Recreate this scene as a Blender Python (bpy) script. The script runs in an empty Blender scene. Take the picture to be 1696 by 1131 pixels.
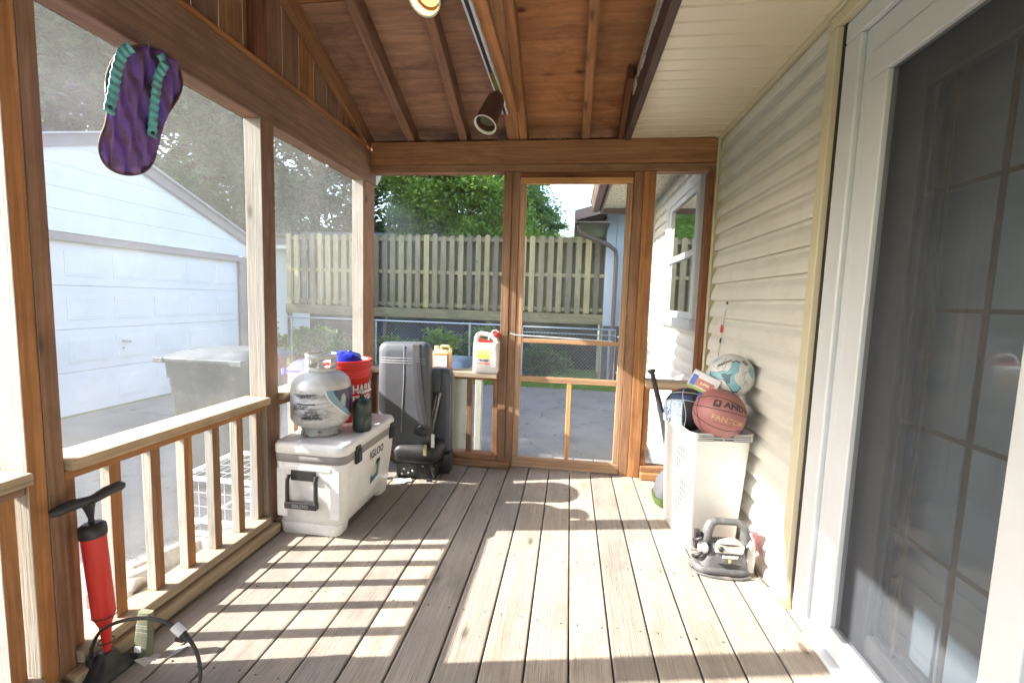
import bpy, bmesh, math, random
import numpy as np
from mathutils import Vector, Matrix, noise as mnoise
random.seed(7); rng=np.random.default_rng(7)
sc=bpy.context.scene
R=math.radians
# ---------------------------------------------------------------- camera
cam=bpy.data.cameras.new('camera'); co=bpy.data.objects.new('camera',cam); sc.collection.objects.link(co)
sc.camera=co
yaw,pit,rol=-.1281,-.0931,-.0313
F=Vector((math.sin(yaw)*math.cos(pit),math.cos(yaw)*math.cos(pit),math.sin(pit)))
rt=Vector((math.cos(yaw),-math.sin(yaw),0)); dn=-rt.cross(F)
rr=math.cos(rol)*rt+math.sin(rol)*dn; dd=-math.sin(rol)*rt+math.cos(rol)*dn
co.matrix_world=Matrix(((rr.x,-dd.x,-F.x,0),(rr.y,-dd.y,-F.y,0),(rr.z,-dd.z,-F.z,1.22),(0,0,0,1)))
cam.sensor_width=36; cam.lens=15.52; cam.clip_start=.02; cam.clip_end=1000
# ---------------------------------------------------------------- light
SUN_EL,SUN_AZ=32.6,12.0
w=bpy.data.worlds.new('World'); sc.world=w; w.use_nodes=True
nt=w.node_tree; bg=nt.nodes['Background']; sky=nt.nodes.new('ShaderNodeTexSky')
sky.sky_type='NISHITA'; sky.sun_disc=False; sky.sun_elevation=R(SUN_EL); sky.sun_rotation=R(258)
sky.dust_density=2.0; sky.air_density=1.0
nt.links.new(sky.outputs[0],bg.inputs[0]); bg.inputs[1].default_value=.15
sl=bpy.data.lights.new('sun','SUN'); sl.energy=3.8; sl.angle=R(.55); sl.color=(1,.955,.88)
so=bpy.data.objects.new('sun',sl); sc.collection.objects.link(so)
sd=Vector((math.cos(R(SUN_AZ))*math.cos(R(SUN_EL)),math.sin(R(SUN_AZ))*math.cos(R(SUN_EL)),-math.sin(R(SUN_EL))))
so.rotation_euler=sd.to_track_quat('-Z','Y').to_euler(); so.location=(-8,-3,8)
sc.view_settings.view_transform='Standard'; sc.view_settings.look='None'
sc.view_settings.exposure=2.5; sc.view_settings.gamma=1
sc.cycles.caustics_reflective=False; sc.cycles.caustics_refractive=False; sc.cycles.sample_clamp_indirect=8; sc.cycles.max_bounces=12; sc.cycles.diffuse_bounces=6; sc.cycles.transparent_max_bounces=24
# ---------------------------------------------------------------- node helpers
class G:
    def __init__(s,name):
        s.m=bpy.data.materials.new(name); s.m.use_nodes=True; s.t=s.m.node_tree; s.t.nodes.clear()
        s.out=s.t.nodes.new('ShaderNodeOutputMaterial')
    def n(s,ty,inp=None,**a):
        x=s.t.nodes.new('ShaderNode'+ty)
        for k,v in a.items(): setattr(x,k,v)
        for k,v in (inp or {}).items():
            if isinstance(v,bpy.types.NodeSocket): s.t.links.new(v,x.inputs[k])
            else: x.inputs[k].default_value=v
        return x
    def ramp(s,fac,stops,interp='LINEAR'):
        x=s.n('ValToRGB',{0:fac}); e=x.color_ramp.elements; x.color_ramp.interpolation=interp
        while len(e)<len(stops): e.new(.5)
        for i,(p,c) in enumerate(stops):
            e[i].position=p; e[i].color=(c,c,c,1) if isinstance(c,(int,float)) else (*c,1)
        return x.outputs[0]
    def mix(s,fac,a,b,mode='MIX'):
        x=s.n('Mix',data_type='RGBA',blend_type=mode)
        for i,v in ((0,fac),(6,a),(7,b)):
            if isinstance(v,bpy.types.NodeSocket): s.t.links.new(v,x.inputs[i])
            elif i==0: x.inputs[0].default_value=v
            else: x.inputs[i].default_value=(v,v,v,1) if isinstance(v,(int,float)) else (*v,1)
        return x.outputs[2]
    def math(s,op,a,b=0.0,c=None):
        x=s.n('Math',{0:a,1:b},operation=op)
        return x.outputs[0]
    def bsdf(s,col,rough=.6,metal=0,bump=None,bstr=.2,bdist=.01,**kw):
        inp={'Base Color':col if isinstance(col,bpy.types.NodeSocket) else (*col,1),'Roughness':rough,'Metallic':metal}
        if bump is not None:
            inp['Normal']=s.n('Bump',{'Height':bump,'Strength':bstr,'Distance':bdist}).outputs[0]
        for k,v in kw.items(): inp[k.replace('_',' ')]=v
        b=s.n('BsdfPrincipled',inp); s.t.links.new(b.outputs[0],s.out.inputs[0]); s.b=b; return b
def wood(name,c1,c2,grey=(.3,.28,.25),weather=.0,knots=1.0,stain=.35,rough=.75,grain=1.0,bstr=.35,vary=.5,late=.38,fine=.72):
    g=G(name); uv=g.n('UVMap').outputs[0]; at=g.n('Attribute',attribute_name='rnd').outputs['Fac']
    m1=g.n('Mapping',{0:uv,3:(1.1,16*grain,1)}).outputs[0]
    n1=g.n('TexNoise',{'Vector':m1,'Scale':1.6,'Detail':7,'Roughness':.62,'Distortion':1.1}).outputs[0]
    m2=g.n('Mapping',{0:uv,3:(5,170*grain,1)}).outputs[0]
    n2=g.n('TexNoise',{'Vector':m2,'Scale':1.0,'Detail':4,'Roughness':.6}).outputs[0]
    c=g.ramp(n1,[(.32,c1),(.5,tuple((a+b)/2 for a,b in zip(c1,c2))),(.66,c2)])
    # dark late-wood lines
    wv=g.n('TexWave',{'Vector':g.n('Mapping',{0:uv,3:(.35,9*grain,1)}).outputs[0],'Scale':1.4,'Distortion':5.5,'Detail':3,'Detail Scale':1.3},bands_direction='Y').outputs['Fac']
    c=g.mix(g.ramp(wv,[(.0,late),(.35,0.0)]),c,tuple(x*.45 for x in c1))
    c=g.mix(1.0,c,g.ramp(n2,[(.3,fine),(.65,1.0)]),'MULTIPLY')
    big=g.n('TexNoise',{'Vector':uv,'Scale':2.3,'Detail':5,'Roughness':.65}).outputs[0]
    if weather>0:
        c=g.mix(g.math('MULTIPLY',g.ramp(big,[(.3,.35),(.62,1.0)]),weather),c,g.mix(n2,tuple(x*.62 for x in grey),grey))
    if stain>0:
        st=g.n('TexNoise',{'Vector':g.n('Mapping',{0:uv,1:(7,3,0),3:(1.2,2.2,1)}).outputs[0],'Scale':1.9,'Detail':6,'Roughness':.7}).outputs[0]
        c=g.mix(g.math('MULTIPLY',g.ramp(st,[(.5,0.0),(.72,1.0)]),stain),c,tuple(x*.3 for x in c1))
    if knots>0:
        vo=g.n('TexVoronoi',{'Vector':g.n('Mapping',{0:uv,3:(2.4,6.5,1)}).outputs[0],'Scale':1.0}).outputs['Distance']
        c=g.mix(g.math('MULTIPLY',g.ramp(vo,[(.05,1.0),(.1,0.25),(.16,0.0)]),.8*knots),c,tuple(x*.3 for x in c1))
    hv=g.n('HueSaturation',{'Color':c,'Value':g.math('ADD',1-vary/2,g.math('MULTIPLY',at,vary)),'Saturation':g.math('ADD',.85,g.math('MULTIPLY',at,.25))}).outputs[0]
    g.bsdf(hv,rough,bump=g.math('ADD',n2,g.math('MULTIPLY',n1,.6)),bstr=bstr,bdist=.004)
    return g.m
def plain(name,col,rough=.5,metal=0,var=.12,scale=6,bstr=.0,bscale=60,dirt=0,dirtcol=(.12,.1,.08),**kw):
    g=G(name); tc=g.n('TexCoord').outputs['Object']
    n=g.n('TexNoise',{'Vector':tc,'Scale':scale,'Detail':5,'Roughness':.6}).outputs[0]
    c=g.mix(g.ramp(n,[(.3,0.0),(.7,1.0)]),tuple(x*(1-var) for x in col),tuple(min(1,x*(1+var*.6)) for x in col))
    if dirt:
        d=g.n('TexNoise',{'Vector':tc,'Scale':scale*2.3,'Detail':8,'Roughness':.72}).outputs[0]
        c=g.mix(g.math('MULTIPLY',g.ramp(d,[(.5,0.0),(.7,1.0)]),dirt),c,dirtcol)
    bn=g.n('TexNoise',{'Vector':tc,'Scale':bscale,'Detail':3}).outputs[0] if bstr else None
    rv=g.math('ADD',rough-.08,g.math('MULTIPLY',n,.16))
    g.bsdf(c,rv,metal,bump=bn,bstr=bstr,bdist=.003,**kw); return g.m
# ---------------------------------------------------------------- mesh builder
def AX(axis):
    return {'x':(0,1,2),'y':(1,0,2),'z':(2,0,1)}[axis]
class MB:
    def __init__(s): s.v=[];s.f=[];s.uv=[];s.r=[];s.mi=[];s.sm=[]
    def add(s,vs,fs,uvs=None,r=None,m=0,sm=False,T=None):
        o=len(s.v); r=random.random() if r is None else r
        for p in vs:
            p=Vector(p); s.v.append(tuple(T@p) if T is not None else tuple(p))
        for i,f in enumerate(fs):
            s.f.append([o+k for k in f]); s.r.append(r); s.mi.append(m[i] if isinstance(m,(list,tuple)) else m); s.sm.append(sm)
            s.uv.append(uvs[i] if uvs else [(vs[k][0]+vs[k][1]*.37,vs[k][2]+vs[k][1]*.61) for k in f])
    def box(s,x0,x1,y0,y1,z0,z1,ax=None,T=None,m=0,r=None):
        d=(x1-x0,y1-y0,z1-z0); a=ax or 'xyz'[d.index(max(d))]
        L,A,B=AX(a)
        vs=[(x,y,z) for x in (x0,x1) for y in (y0,y1) for z in (z0,z1)]
        fs=[(0,1,3,2),(4,6,7,5),(0,4,5,1),(2,3,7,6),(0,2,6,4),(1,5,7,3)]
        ou,ov=random.uniform(0,50),random.uniform(0,50); uvs=[]
        for i,f in enumerate(fs):
            na=i//2
            if na==L: q=[(vs[k][A]*.2+ou,vs[k][B]+ov) for k in f]
            else:
                o=B if na==A else A
                q=[(vs[k][L]+ou,vs[k][o]+ov+i*.7) for k in f]
            uvs.append(q)
        s.add(vs,fs,uvs,r,m,False,T); return s
    def beam(s,p0,p1,wd,ht,up=(0,0,1),m=0):
        """board from p0 to p1 (centre line), wd across, ht along up"""
        p0=Vector(p0);p1=Vector(p1);d=p1-p0;L=d.length;d.normalize();u=Vector(up);sd_=d.cross(u).normalized();u=sd_.cross(d)
        T=Matrix(((d.x,sd_.x,u.x,p0.x),(d.y,sd_.y,u.y,p0.y),(d.z,sd_.z,u.z,p0.z),(0,0,0,1)))
        return s.box(0,L,-wd/2,wd/2,-ht/2,ht/2,'x',T,m)
    def rings(s,rs,closed=True,cap=True,sm=True,m=0,r=None,T=None):
        n=len(rs[0]); vs=[p for q in rs for p in q]; fs=[];uvs=[]
        acc=0
        for i in range(len(rs)-1):
            st=(Vector(rs[i+1][0])-Vector(rs[i][0])).length
            for j in range(n if closed else n-1):
                k=(j+1)%n; fs.append((i*n+j,i*n+k,(i+1)*n+k,(i+1)*n+j))
                uvs.append([(acc,j/n),(acc,(j+1)/n),(acc+st,(j+1)/n),(acc+st,j/n)])
            acc+=st
        s.add(vs,fs,uvs,r,m,sm,T)
        if cap:
            for q,fl in ((rs[0],True),(rs[-1],False)):
                s.add(q,[list(range(n))[::-1] if fl else list(range(n))],None,r,m,False,T)
        return s
    def tube(s,pts,r,n=10,cap=True,m=0,sm=True):
        P=[Vector(p) for p in pts]; rs=[]; up=Vector((.13,.21,.97))
        for i,p in enumerate(P):
            d=(P[min(i+1,len(P)-1)]-P[max(i-1,0)]).normalized()
            a=d.cross(up); a=a.normalized() if a.length>1e-3 else d.orthogonal().normalized(); b=a.cross(d)
            ri=r[i] if isinstance(r,(list,tuple)) else r
            rs.append([p+ri*(math.cos(t)*a-math.sin(t)*b) for t in [2*math.pi*k/n for k in range(n)]])
            up=b
        rs=[q[::-1] for q in rs]
        return s.rings(rs,True,cap,sm,m)
    def lathe(s,prof,c=(0,0,0),n=36,m=0,T=None,cap=True):
        rs=[[(c[0]+r*math.cos(2*math.pi*k/n),c[1]+r*math.sin(2*math.pi*k/n),c[2]+z) for k in range(n)] for r,z in prof]
        return s.rings(rs,True,cap,True,m,T=T)
    def rrloft(s,secs,k=5,T=None,m=0,sm=True):
        """secs: (z,cx,cy,hx,hy,r) rounded rectangles stacked along z"""
        rs=[]
        for z,cx,cy,hx,hy,r in secs:
            r=min(r,hx*.99,hy*.99); q=[]
            for sx,sy,a0 in ((1,1,0),(-1,1,90),(-1,-1,180),(1,-1,270)):
                for i in range(k+1):
                    a=R(a0+90*i/k); q.append((cx+sx*(hx-r)+r*math.cos(a),cy+sy*(hy-r)+r*math.sin(a),z))
            rs.append(q)
        return s.rings(rs,True,True,sm,m,T=T)
    def prism(s,poly,a,b,fn,m=0,sm=False):
        """poly list of 2D points; fn(u,v,w)->3D ; extruded w a..b"""
        n=len(poly); vs=[fn(u,v,a) for u,v in poly]+[fn(u,v,b) for u,v in poly]
        fs=[list(range(n))[::-1],[n+i for i in range(n)]]+[(i,(i+1)%n,n+(i+1)%n,n+i) for i in range(n)]
        uvs=[[tuple(poly[i]) for i in range(n)][::-1],[tuple(poly[i]) for i in range(n)]]+[[(0,0),(.1,0),(.1,.1),(0,.1)]]*n
        s.add(vs,fs,uvs,None,m,sm); return s
    def build(s,name,mat,parent=None,bevel=0,bseg=2,label=None,cat=None,group=None,kind=None,sub=0,recalc=True):
        me=bpy.data.meshes.new(name); V=np.array(s.v,dtype=float); org=Vector((0,0,0))
        if parent is None and len(V):
            lo,hi=V.min(0),V.max(0); org=Vector(((lo[0]+hi[0])/2,(lo[1]+hi[1])/2,lo[2]))
            V=V-np.array(org)
        me.from_pydata(V.tolist(),[],s.f)
        ul=me.uv_layers.new(name='UVMap'); flat=[c for f in s.uv for p in f for c in p]
        ul.data.foreach_set('uv',flat)
        at=me.attributes.new('rnd','FLOAT','FACE'); at.data.foreach_set('value',s.r)
        me.polygons.foreach_set('use_smooth',s.sm); me.polygons.foreach_set('material_index',s.mi)
        for q in (mat if isinstance(mat,(list,tuple)) else [mat]): me.materials.append(q)
        if recalc:
            bm=bmesh.new(); bm.from_mesh(me); bmesh.ops.recalc_face_normals(bm,faces=bm.faces[:]); bm.to_mesh(me); bm.free()
        me.update()
        o=bpy.data.objects.new(name,me); sc.collection.objects.link(o); o.location=org
        if bevel:
            b=o.modifiers.new('bevel','BEVEL'); b.width=bevel; b.segments=bseg; b.limit_method='ANGLE'; b.angle_limit=R(50); b.harden_normals=False
        if sub:
            q=o.modifiers.new('sub','SUBSURF'); q.levels=sub; q.render_levels=sub
        if parent is not None: setp(o,parent)
        tag(o,label,cat,group,kind); return o
LOC={}
def wloc(p):
    l=Vector(p.location); q=p.parent
    if q is not None: return Vector((0,0,0)) if p.type!='EMPTY' else l
    return l
def setp(o,p):
    o.parent=p; base=wloc(p)
    o.matrix_parent_inverse=Matrix.Translation(-base) if p.parent is None else Matrix.Identity(4)
def tag(o,label=None,cat=None,group=None,kind=None):
    if label:o['label']=label
    if cat:o['category']=cat
    if group:o['group']=group
    if kind:o['kind']=kind
def thing(name,label,cat,loc,group=None,kind=None):
    o=bpy.data.objects.new(name,None); sc.collection.objects.link(o); o.location=loc; o.empty_display_size=.1
    tag(o,label,cat,group,kind); return o
def text(name,s,size,mat,parent,fn,off=0.0,sx=1.0,align='CENTER',ext=0.0,shear=0,sp=1.0):
    """fn maps flat text coordinates (u,v,w) to a 3D point"""
    cu=bpy.data.curves.new(name,'FONT'); cu.body=s; cu.size=size; cu.offset=off; cu.align_x=align; cu.align_y='CENTER'; cu.resolution_u=3; cu.shear=shear; cu.space_character=sp
    ob=bpy.data.objects.new(name,cu); me=bpy.data.meshes.new_from_object(ob); bpy.data.objects.remove(ob)
    bm=bmesh.new(); bm.from_mesh(me); 
    for v in bm.verts: v.co=Vector(fn(v.co.x*sx,v.co.y,0))
    bm.to_mesh(me); bm.free(); me.materials.clear(); me.materials.append(mat)
    o=bpy.data.objects.new(name,me); sc.collection.objects.link(o); setp(o,parent); return o
def decal(name,poly,mat,parent,fn,cuts=2):
    """a printed patch: polygon mapped on a surface by fn(u,v)"""
    bm=bmesh.new(); vs=[bm.verts.new((u,v,0)) for u,v in poly]; f=bm.faces.new(vs)
    bmesh.ops.triangulate(bm,faces=[f])
    for _ in range(cuts): bmesh.ops.subdivide_edges(bm,edges=bm.edges[:],cuts=1,use_grid_fill=True); bmesh.ops.triangulate(bm,faces=bm.faces[:])
    for v in bm.verts: v.co=Vector(fn(v.co.x,v.co.y,0))
    me=bpy.data.meshes.new(name); bm.to_mesh(me); bm.free(); me.materials.append(mat)
    o=bpy.data.objects.new(name,me); sc.collection.objects.link(o); setp(o,parent); return o
# ================================================================ materials
M={}
M['stain']=wood('stained_pine',(.22,.093,.036),(.42,.20,.082),grey=(.36,.22,.12),weather=.2,knots=1.0,stain=.5,late=.24,fine=.78,vary=.6)
M['stain_dark']=wood('stained_pine_dark',(.13,.047,.02),(.25,.10,.042),knots=.7,stain=.6)
M['weath']=wood('weathered_pine',(.33,.28,.21),(.56,.48,.37),grey=(.42,.41,.38),weather=.8,knots=1.0,stain=.4,rough=.85,bstr=.6)
M['cap']=wood('rail_cap_pine',(.36,.235,.12),(.56,.40,.23),grey=(.47,.42,.34),weather=.5,knots=1.0,stain=.45,rough=.8)
M['doorwood']=wood('fresh_pine',(.46,.235,.10),(.66,.38,.18),knots=.7,stain=.12)
M['deck']=wood('deck_pine',(.29,.23,.17),(.46,.38,.285),grey=(.385,.35,.305),weather=.75,knots=1.1,stain=.5,late=.26,fine=.76,rough=.85,grain=1.1,bstr=.7,vary=.42)
M['ply']=wood('sheathing_ply',(.28,.108,.042),(.51,.235,.10),grey=(.36,.25,.17),weather=.3,knots=1.3,stain=.75,grain=.36,vary=.28,bstr=.25,late=.26,fine=.78)
M['fence']=wood('fence_pine',(.21,.175,.068),(.38,.315,.135),grey=(.33,.30,.22),weather=.35,knots=.9,stain=.4,vary=1.0)
M['fascia']=wood('fascia_brown',(.075,.045,.034),(.12,.072,.055),knots=.2,stain=.4)
M['cream']=plain('cream_vinyl',(.56,.51,.36),.45,var=.07,scale=3,dirt=.12,dirtcol=(.35,.31,.22))
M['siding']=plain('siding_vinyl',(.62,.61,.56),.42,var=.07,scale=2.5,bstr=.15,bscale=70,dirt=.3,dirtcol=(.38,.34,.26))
M['white']=plain('white_vinyl',(.56,.585,.62),.38,var=.03,dirt=.1,dirtcol=(.5,.48,.44))
M['brownmetal']=plain('brown_metal',(.15,.105,.09),.45,var=.1,scale=5,dirt=.1)
def film(name,lo,hi,tint=(.86,.87,.85),sc_=3.0,scr=.25,alpha_dark=.0):
    g=G(name); tc=g.n('TexCoord').outputs['Object']
    a=g.n('TexNoise',{'Vector':tc,'Scale':sc_,'Detail':4,'Roughness':.55}).outputs[0]
    s2=g.n('TexNoise',{'Vector':g.n('Mapping',{0:tc,3:(3,14,2.2),2:(.5,.3,.2)}).outputs[0],'Scale':1.7,'Detail':7,'Roughness':.7,'Distortion':1.5}).outputs[0]
    f=g.math('ADD',g.ramp(a,[(.3,lo),(.7,hi)]),g.math('MULTIPLY',g.ramp(s2,[(.6,0.0),(.78,1.0)]),scr))
    d=g.n('BsdfDiffuse',{0:(*tint,1)}).outputs[0]; t=g.n('BsdfTranslucent',{0:(*tint,1)}).outputs[0]
    ms=g.n('MixShader',{0:.5,1:d,2:t}).outputs[0]
    tr=g.n('BsdfTransparent',{0:(.97,.97,.97,1)}).outputs[0]
    m=g.n('MixShader',{0:f,1:tr,2:ms}).outputs[0]
    gl=g.n('BsdfGlossy',{0:(1,1,1,1),1:.18}).outputs[0]
    m2=g.n('MixShader',{0:.025,1:m,2:gl}).outputs[0]
    g.t.links.new(m2,g.out.inputs[0]); return g.m
M['film']=film('hazy_film',.055,.10,scr=.05)
M['film2']=film('clear_film',.012,.045,scr=.10,sc_=2)
M['mesh']=film('fly_screen',.03,.05,(.5,.5,.5),scr=.0)
def glass(name,tint,spec=.12,rough=.02,fm=1.0):
    g=G(name); tr=g.n('BsdfTransparent',{0:(*tint,1)}).outputs[0]; gl=g.n('BsdfGlossy',{0:(1,1,1,1),1:rough}).outputs[0]
    fr=g.n('Fresnel',{0:1.5}).outputs[0]; m=g.n('MixShader',{0:g.math('ADD',g.math('MULTIPLY',fr,fm),spec),1:tr,2:gl}).outputs[0]
    g.t.links.new(m,g.out.inputs[0]); return g.m
M['glass']=glass('pane_glass',(.85,.9,.88),.06)
# ================================================================ porch deck
zr=lambda y: 2.33+.432*(3.12-y) if y>=.1 else 2.33+.432*3.02-.432*(.1-y)
d=MB(); x=-1.572+.003
xs=[.047+.1472*k for k in range(-11,7)]
for i,xa in enumerate(xs):
    xb=xa+.1472
    d.box(xa+.003,xb-.003,-3.0,3.215,-.038,random.uniform(-.0015,.0012),'y')
d.build('deck',M['deck'],bevel=.005,kind='structure')
dk=sc.objects['deck']; d=MB()
for y in np.arange(-.4,3.2,.4):
    for xa in xs:
        for q in (.03,.117):
            xx,yy_=xa+q+random.uniform(-.006,.006),y+random.uniform(-.008,.008)
            d.lathe([(0,-.002),(.0036,-.002),(.0036,.0009),(0,.0005)],(xx,yy_,0),8)
d.build('screw_heads',plain('screw_head',(.09,.075,.06),.6,.4),dk)
d=MB()
for y in np.arange(-2.8,3.2,.4): d.box(-1.56,.92,y-.02,y+.02,-.2,-.042,'x')
d.box(-1.565,-1.53,-3,3.21,-.24,-.04,'y'); d.box(-1.52,.93,3.18,3.214,-.24,-.04,'x')
d.build('deck_joists',M['stain_dark'],kind='structure')
# ================================================================ screened porch
P=thing('screened_porch','screened wooden porch frame of brown stained posts, beams and rafters around the deck','porch',(-.3,.1,0))
ST=[M['stain'],M['weath']]
def post(x0,x1,y0,y1,z0,z1):
    MB().box(x0,x1,y0,y1,z0,z1,'z',m=[1,0,1,0,0,0]).build('post',ST,P,bevel=.003)
for y0,y1 in ((1.0,1.044),(1.047,1.09),(1.973,2.066)): post(-1.56,-1.47,y0,y1,.0,2.03)
post(-1.56,-1.475,3.02,3.2,.0,2.03)
for yc in (.05,-.95,-1.95,-2.95): post(-1.56,-1.47,yc-.045,yc+.045,0,2.03)
# back wall posts
for x0,x1,y0 in ((-.49,-.433,3.115),(-.431,-.38,3.12),(.392,.452,3.12),(.454,.532,3.115)):
    MB().box(x0,x1,y0,3.205,.0,2.10,'z').build('post',ST,P,bevel=.003)
MB().box(.868,.905,3.12,3.205,.0,2.10,'z').build('post',M['stain_dark'],P,bevel=.002)
# beams
hb=MB(); hb.box(-1.56,-1.47,-3.0,3.215,2.03,2.262,'y'); 
hb.build('header_beam',M['stain'],P,bevel=.004)
MB().box(-1.56,-1.485,-3.0,3.10,2.264,2.302,'y').build('top_plate',M['stain'],P,bevel=.003)
MB().box(-1.468,.908,3.12,3.21,2.158,2.312,'x').build('header_beam',M['stain'],P,bevel=.004)
MB().box(-1.473,.907,3.128,3.205,2.103,2.156,'x').build('lower_header',M['stain'],P,bevel=.003)
MB().box(-1.56,.90,-3.09,-3.0,2.1,2.31,'x').build('header_beam',M['stain'],P,bevel=.004)
# gable
gb=MB(); y=-3.0
while y<3.08:
    y2=min(y+.142,3.10); zt=min(zr(y),zr(y2))
    if zt>2.25:
        gb.prism([(y,2.30),(y2-.002,2.30),(y2-.002,zr(y2)+.118),(y,zr(y)+.118)],-1.558,-1.546,lambda u,v,w:(w,u,v))
        o_=random.uniform(0,30)
        for q_ in (-6,-5): gb.uv[q_]=[(b_+o_,a_+o_) for a_,b_ in gb.uv[q_]]
    y=y2
gb.build('gable_boards',M['stain'],P,bevel=.0015)
for yc in (2.01,1.03,.05,-.95):
    MB().box(-1.544,-1.506,yc-.019,yc+.07,2.303,zr(yc)-.02,'z').build('gable_stud',M['stain_dark'],P,bevel=.002)
# rafters
n=Vector((0,.3966,.918)); nb=Vector((0,-.3966,.918))
ROOF=MB()
y=3.62
A=Vector((0,3.43,zr(3.43)))+n*.119; B=Vector((0,.1,zr(.1)))+n*.119
for i in range(3):
    for j,(xa,xb) in enumerate(((-1.78,-.37),(-.366,1.6))):
        p0=A.lerp(B,i/3); p1=A.lerp(B,(i+1)/3-.001)
        # grain across the rafters
        T=None; dv=(p1-p0); L=dv.length; dv.normalize()
        T=Matrix(((1,0,0,0),(0,dv.y,n.y,p0.y),(0,dv.z,n.z,p0.z),(0,0,0,1)))
        ROOF.box(xa,xb,0,L,-.006,.006,'x',T)
A2=Vector((0,-3.66,zr(-3.46)+.1*0))+nb*.099; 
p0=Vector((0,.1,zr(.1)))+nb*.099; p1=Vector((0,-3.5,zr(-3.5)))+nb*.099; dv=(p1-p0); L=dv.length; dv.normalize()
T=Matrix(((1,0,0,0),(0,dv.y,nb.y,p0.y),(0,dv.z,nb.z,p0.z),(0,0,0,1))); ROOF.box(-1.78,1.6,0,L,-.006,.006,'x',T)
roof=ROOF.build('roof_sheathing',M['ply'],P)
M['shingle']=plain('shingles',(.10,.09,.085),.9,var=.3,scale=25,bstr=.5,bscale=40)
sh=MB()
for (q0,q1,nn) in ((Vector((0,3.45,zr(3.45)))+n*.02,Vector((0,.1,zr(.1)))+n*.02,n),(Vector((0,.1,zr(.1))),Vector((0,-3.52,zr(-3.52))),nb)):
    p0=q0+nn*.115;p1=q1+nn*.115; sh.beam(p0+Vector((-.09,0,0)),p1+Vector((-.09,0,0)),3.42,.016,nn)
sh.build('roof_shingles',M['shingle'],roof)
def rafter(x,w_=.04,x2=None,m='stain',h=.108,y0=3.42,y1=.1,off=0):
    p0=Vector((x,y0,zr(y0)))+n*(h/2+off); p1=Vector((x,y1,zr(y1)))+n*(h/2+off)
    MB().beam(p0,p1,w_,h,n).build('rafter',M[m],roof,bevel=.004)
rafter(-1.523,.04,off=-.01)
rafter(-1.178,.058); rafter(-.79,.056); rafter(-.366,.05); rafter(.055,.054)
rafter(-.435,.085,m='stain',h=.036)                      # flat board carrying the light track
rafter(.29,.036,m='stain_dark',y0=3.30,y1=2.72); 
for xr in (-1.523,-1.178,-.79,-.366,.05,.29):
    p0=Vector((xr,.1,zr(.1)))+nb*.044; p1=Vector((xr,-3.4,zr(-3.4)))+nb*.044
    MB().beam(p0,p1,.04,.088,nb).build('rafter',M['stain'],roof,bevel=.004)
bl=MB(); bl.box(-1.5,.3,3.225,3.245,2.25,2.36,'x'); bl.build('eave_shade_board',M['stain_dark'],P)  # dark board added to keep the gap above the beam dark
MB().box(-1.8,.2,3.435,3.455,2.235,2.33,'x').build('eave_board',M['white'],P,bevel=.003)
gt=MB()
prof=[(3.46,2.32),(3.46,2.275),(3.475,2.255),(3.52,2.255),(3.54,2.28),(3.56,2.32)]
for a,b in zip(prof[:-1],prof[1:]):
    gt.add([(-1.8,a[0],a[1]),(.2,a[0],a[1]),(.2,b[0],b[1]),(-1.8,b[0],b[1])],[(0,1,2,3)])
gt.tube([(-1.60,3.50,2.27),(-1.60,3.50,2.20),(-1.64,3.52,2.14)],.045,8); gt.build('gutter',M['white'],P,recalc=False)
# railings ------------------------------------------------------------
def railing(y0,y1,ys):
    rl=MB().box(-1.578,-1.443,y0,y1,.672,.707,'y').build('railing_cap',M['cap'],P,bevel=.005)
    MB().box(-1.545,-1.475,y0,y1,.640,.671,'y').build('sub_rail',M['stain'],rl,bevel=.003)
    MB().box(-1.556,-1.452,y0,y1,.055,.092,'y').build('bottom_rail',M['cap'],rl,bevel=.004)
    MB().box(-1.53,-1.425,y0-.04,y1+.04,.001,.050,'y').build('kick_board',M['cap'],rl,bevel=.012,bseg=4)
    for yc in ys:
        MB().box(-1.532,-1.494,yc-.019,yc+.019,.093,.6405,'z',m=[1,0,1,0,0,0]).build('baluster',ST,rl,bevel=.002)
railing(1.093,1.970,(1.115,1.255,1.40,1.541,1.682,1.822,1.949))
railing(2.069,3.017,(2.09,2.245,2.39,2.535,2.68,2.825,2.99))
railing(.098,.997,(.12,.27,.42,.565,.71,.83,.965))
railing(-.902,.002,(-.87,-.72,-.57,-.42,-.27,-.12,-.02))
railing(-1.902,-.998,(-1.87,-1.72,-1.57,-1.42,-1.27,-1.12,-1.02))
def back_rail(x0,x1,xsb,zc=.70):
    rl=MB().box(x0,x1,3.05,3.20,zc-.04,zc,'x').build('railing_cap',M['cap'],P,bevel=.005)
    MB().box(x0,x1,3.12,3.19,zc-.065,zc-.041,'x').build('sub_rail',M['stain'],rl,bevel=.003)
    MB().box(x0,x1,3.10,3.19,.05,.088,'x').build('bottom_rail',M['stain'],rl,bevel=.003)
    MB().box(x0,x1+.1,3.07,3.17,.001,.048,'x').build('kick_board',M['stain'],rl,bevel=.006)
    for xc in xsb: MB().box(xc-.019,xc+.019,3.125,3.165,.089,zc-.066,'z').build('baluster',M['stain'],rl,bevel=.002)
back_rail(-1.473,-.493,(-1.44,-1.30,-1.1,-.91,-.706,-.512))
back_rail(.535,.866,(.556,.745))
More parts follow.
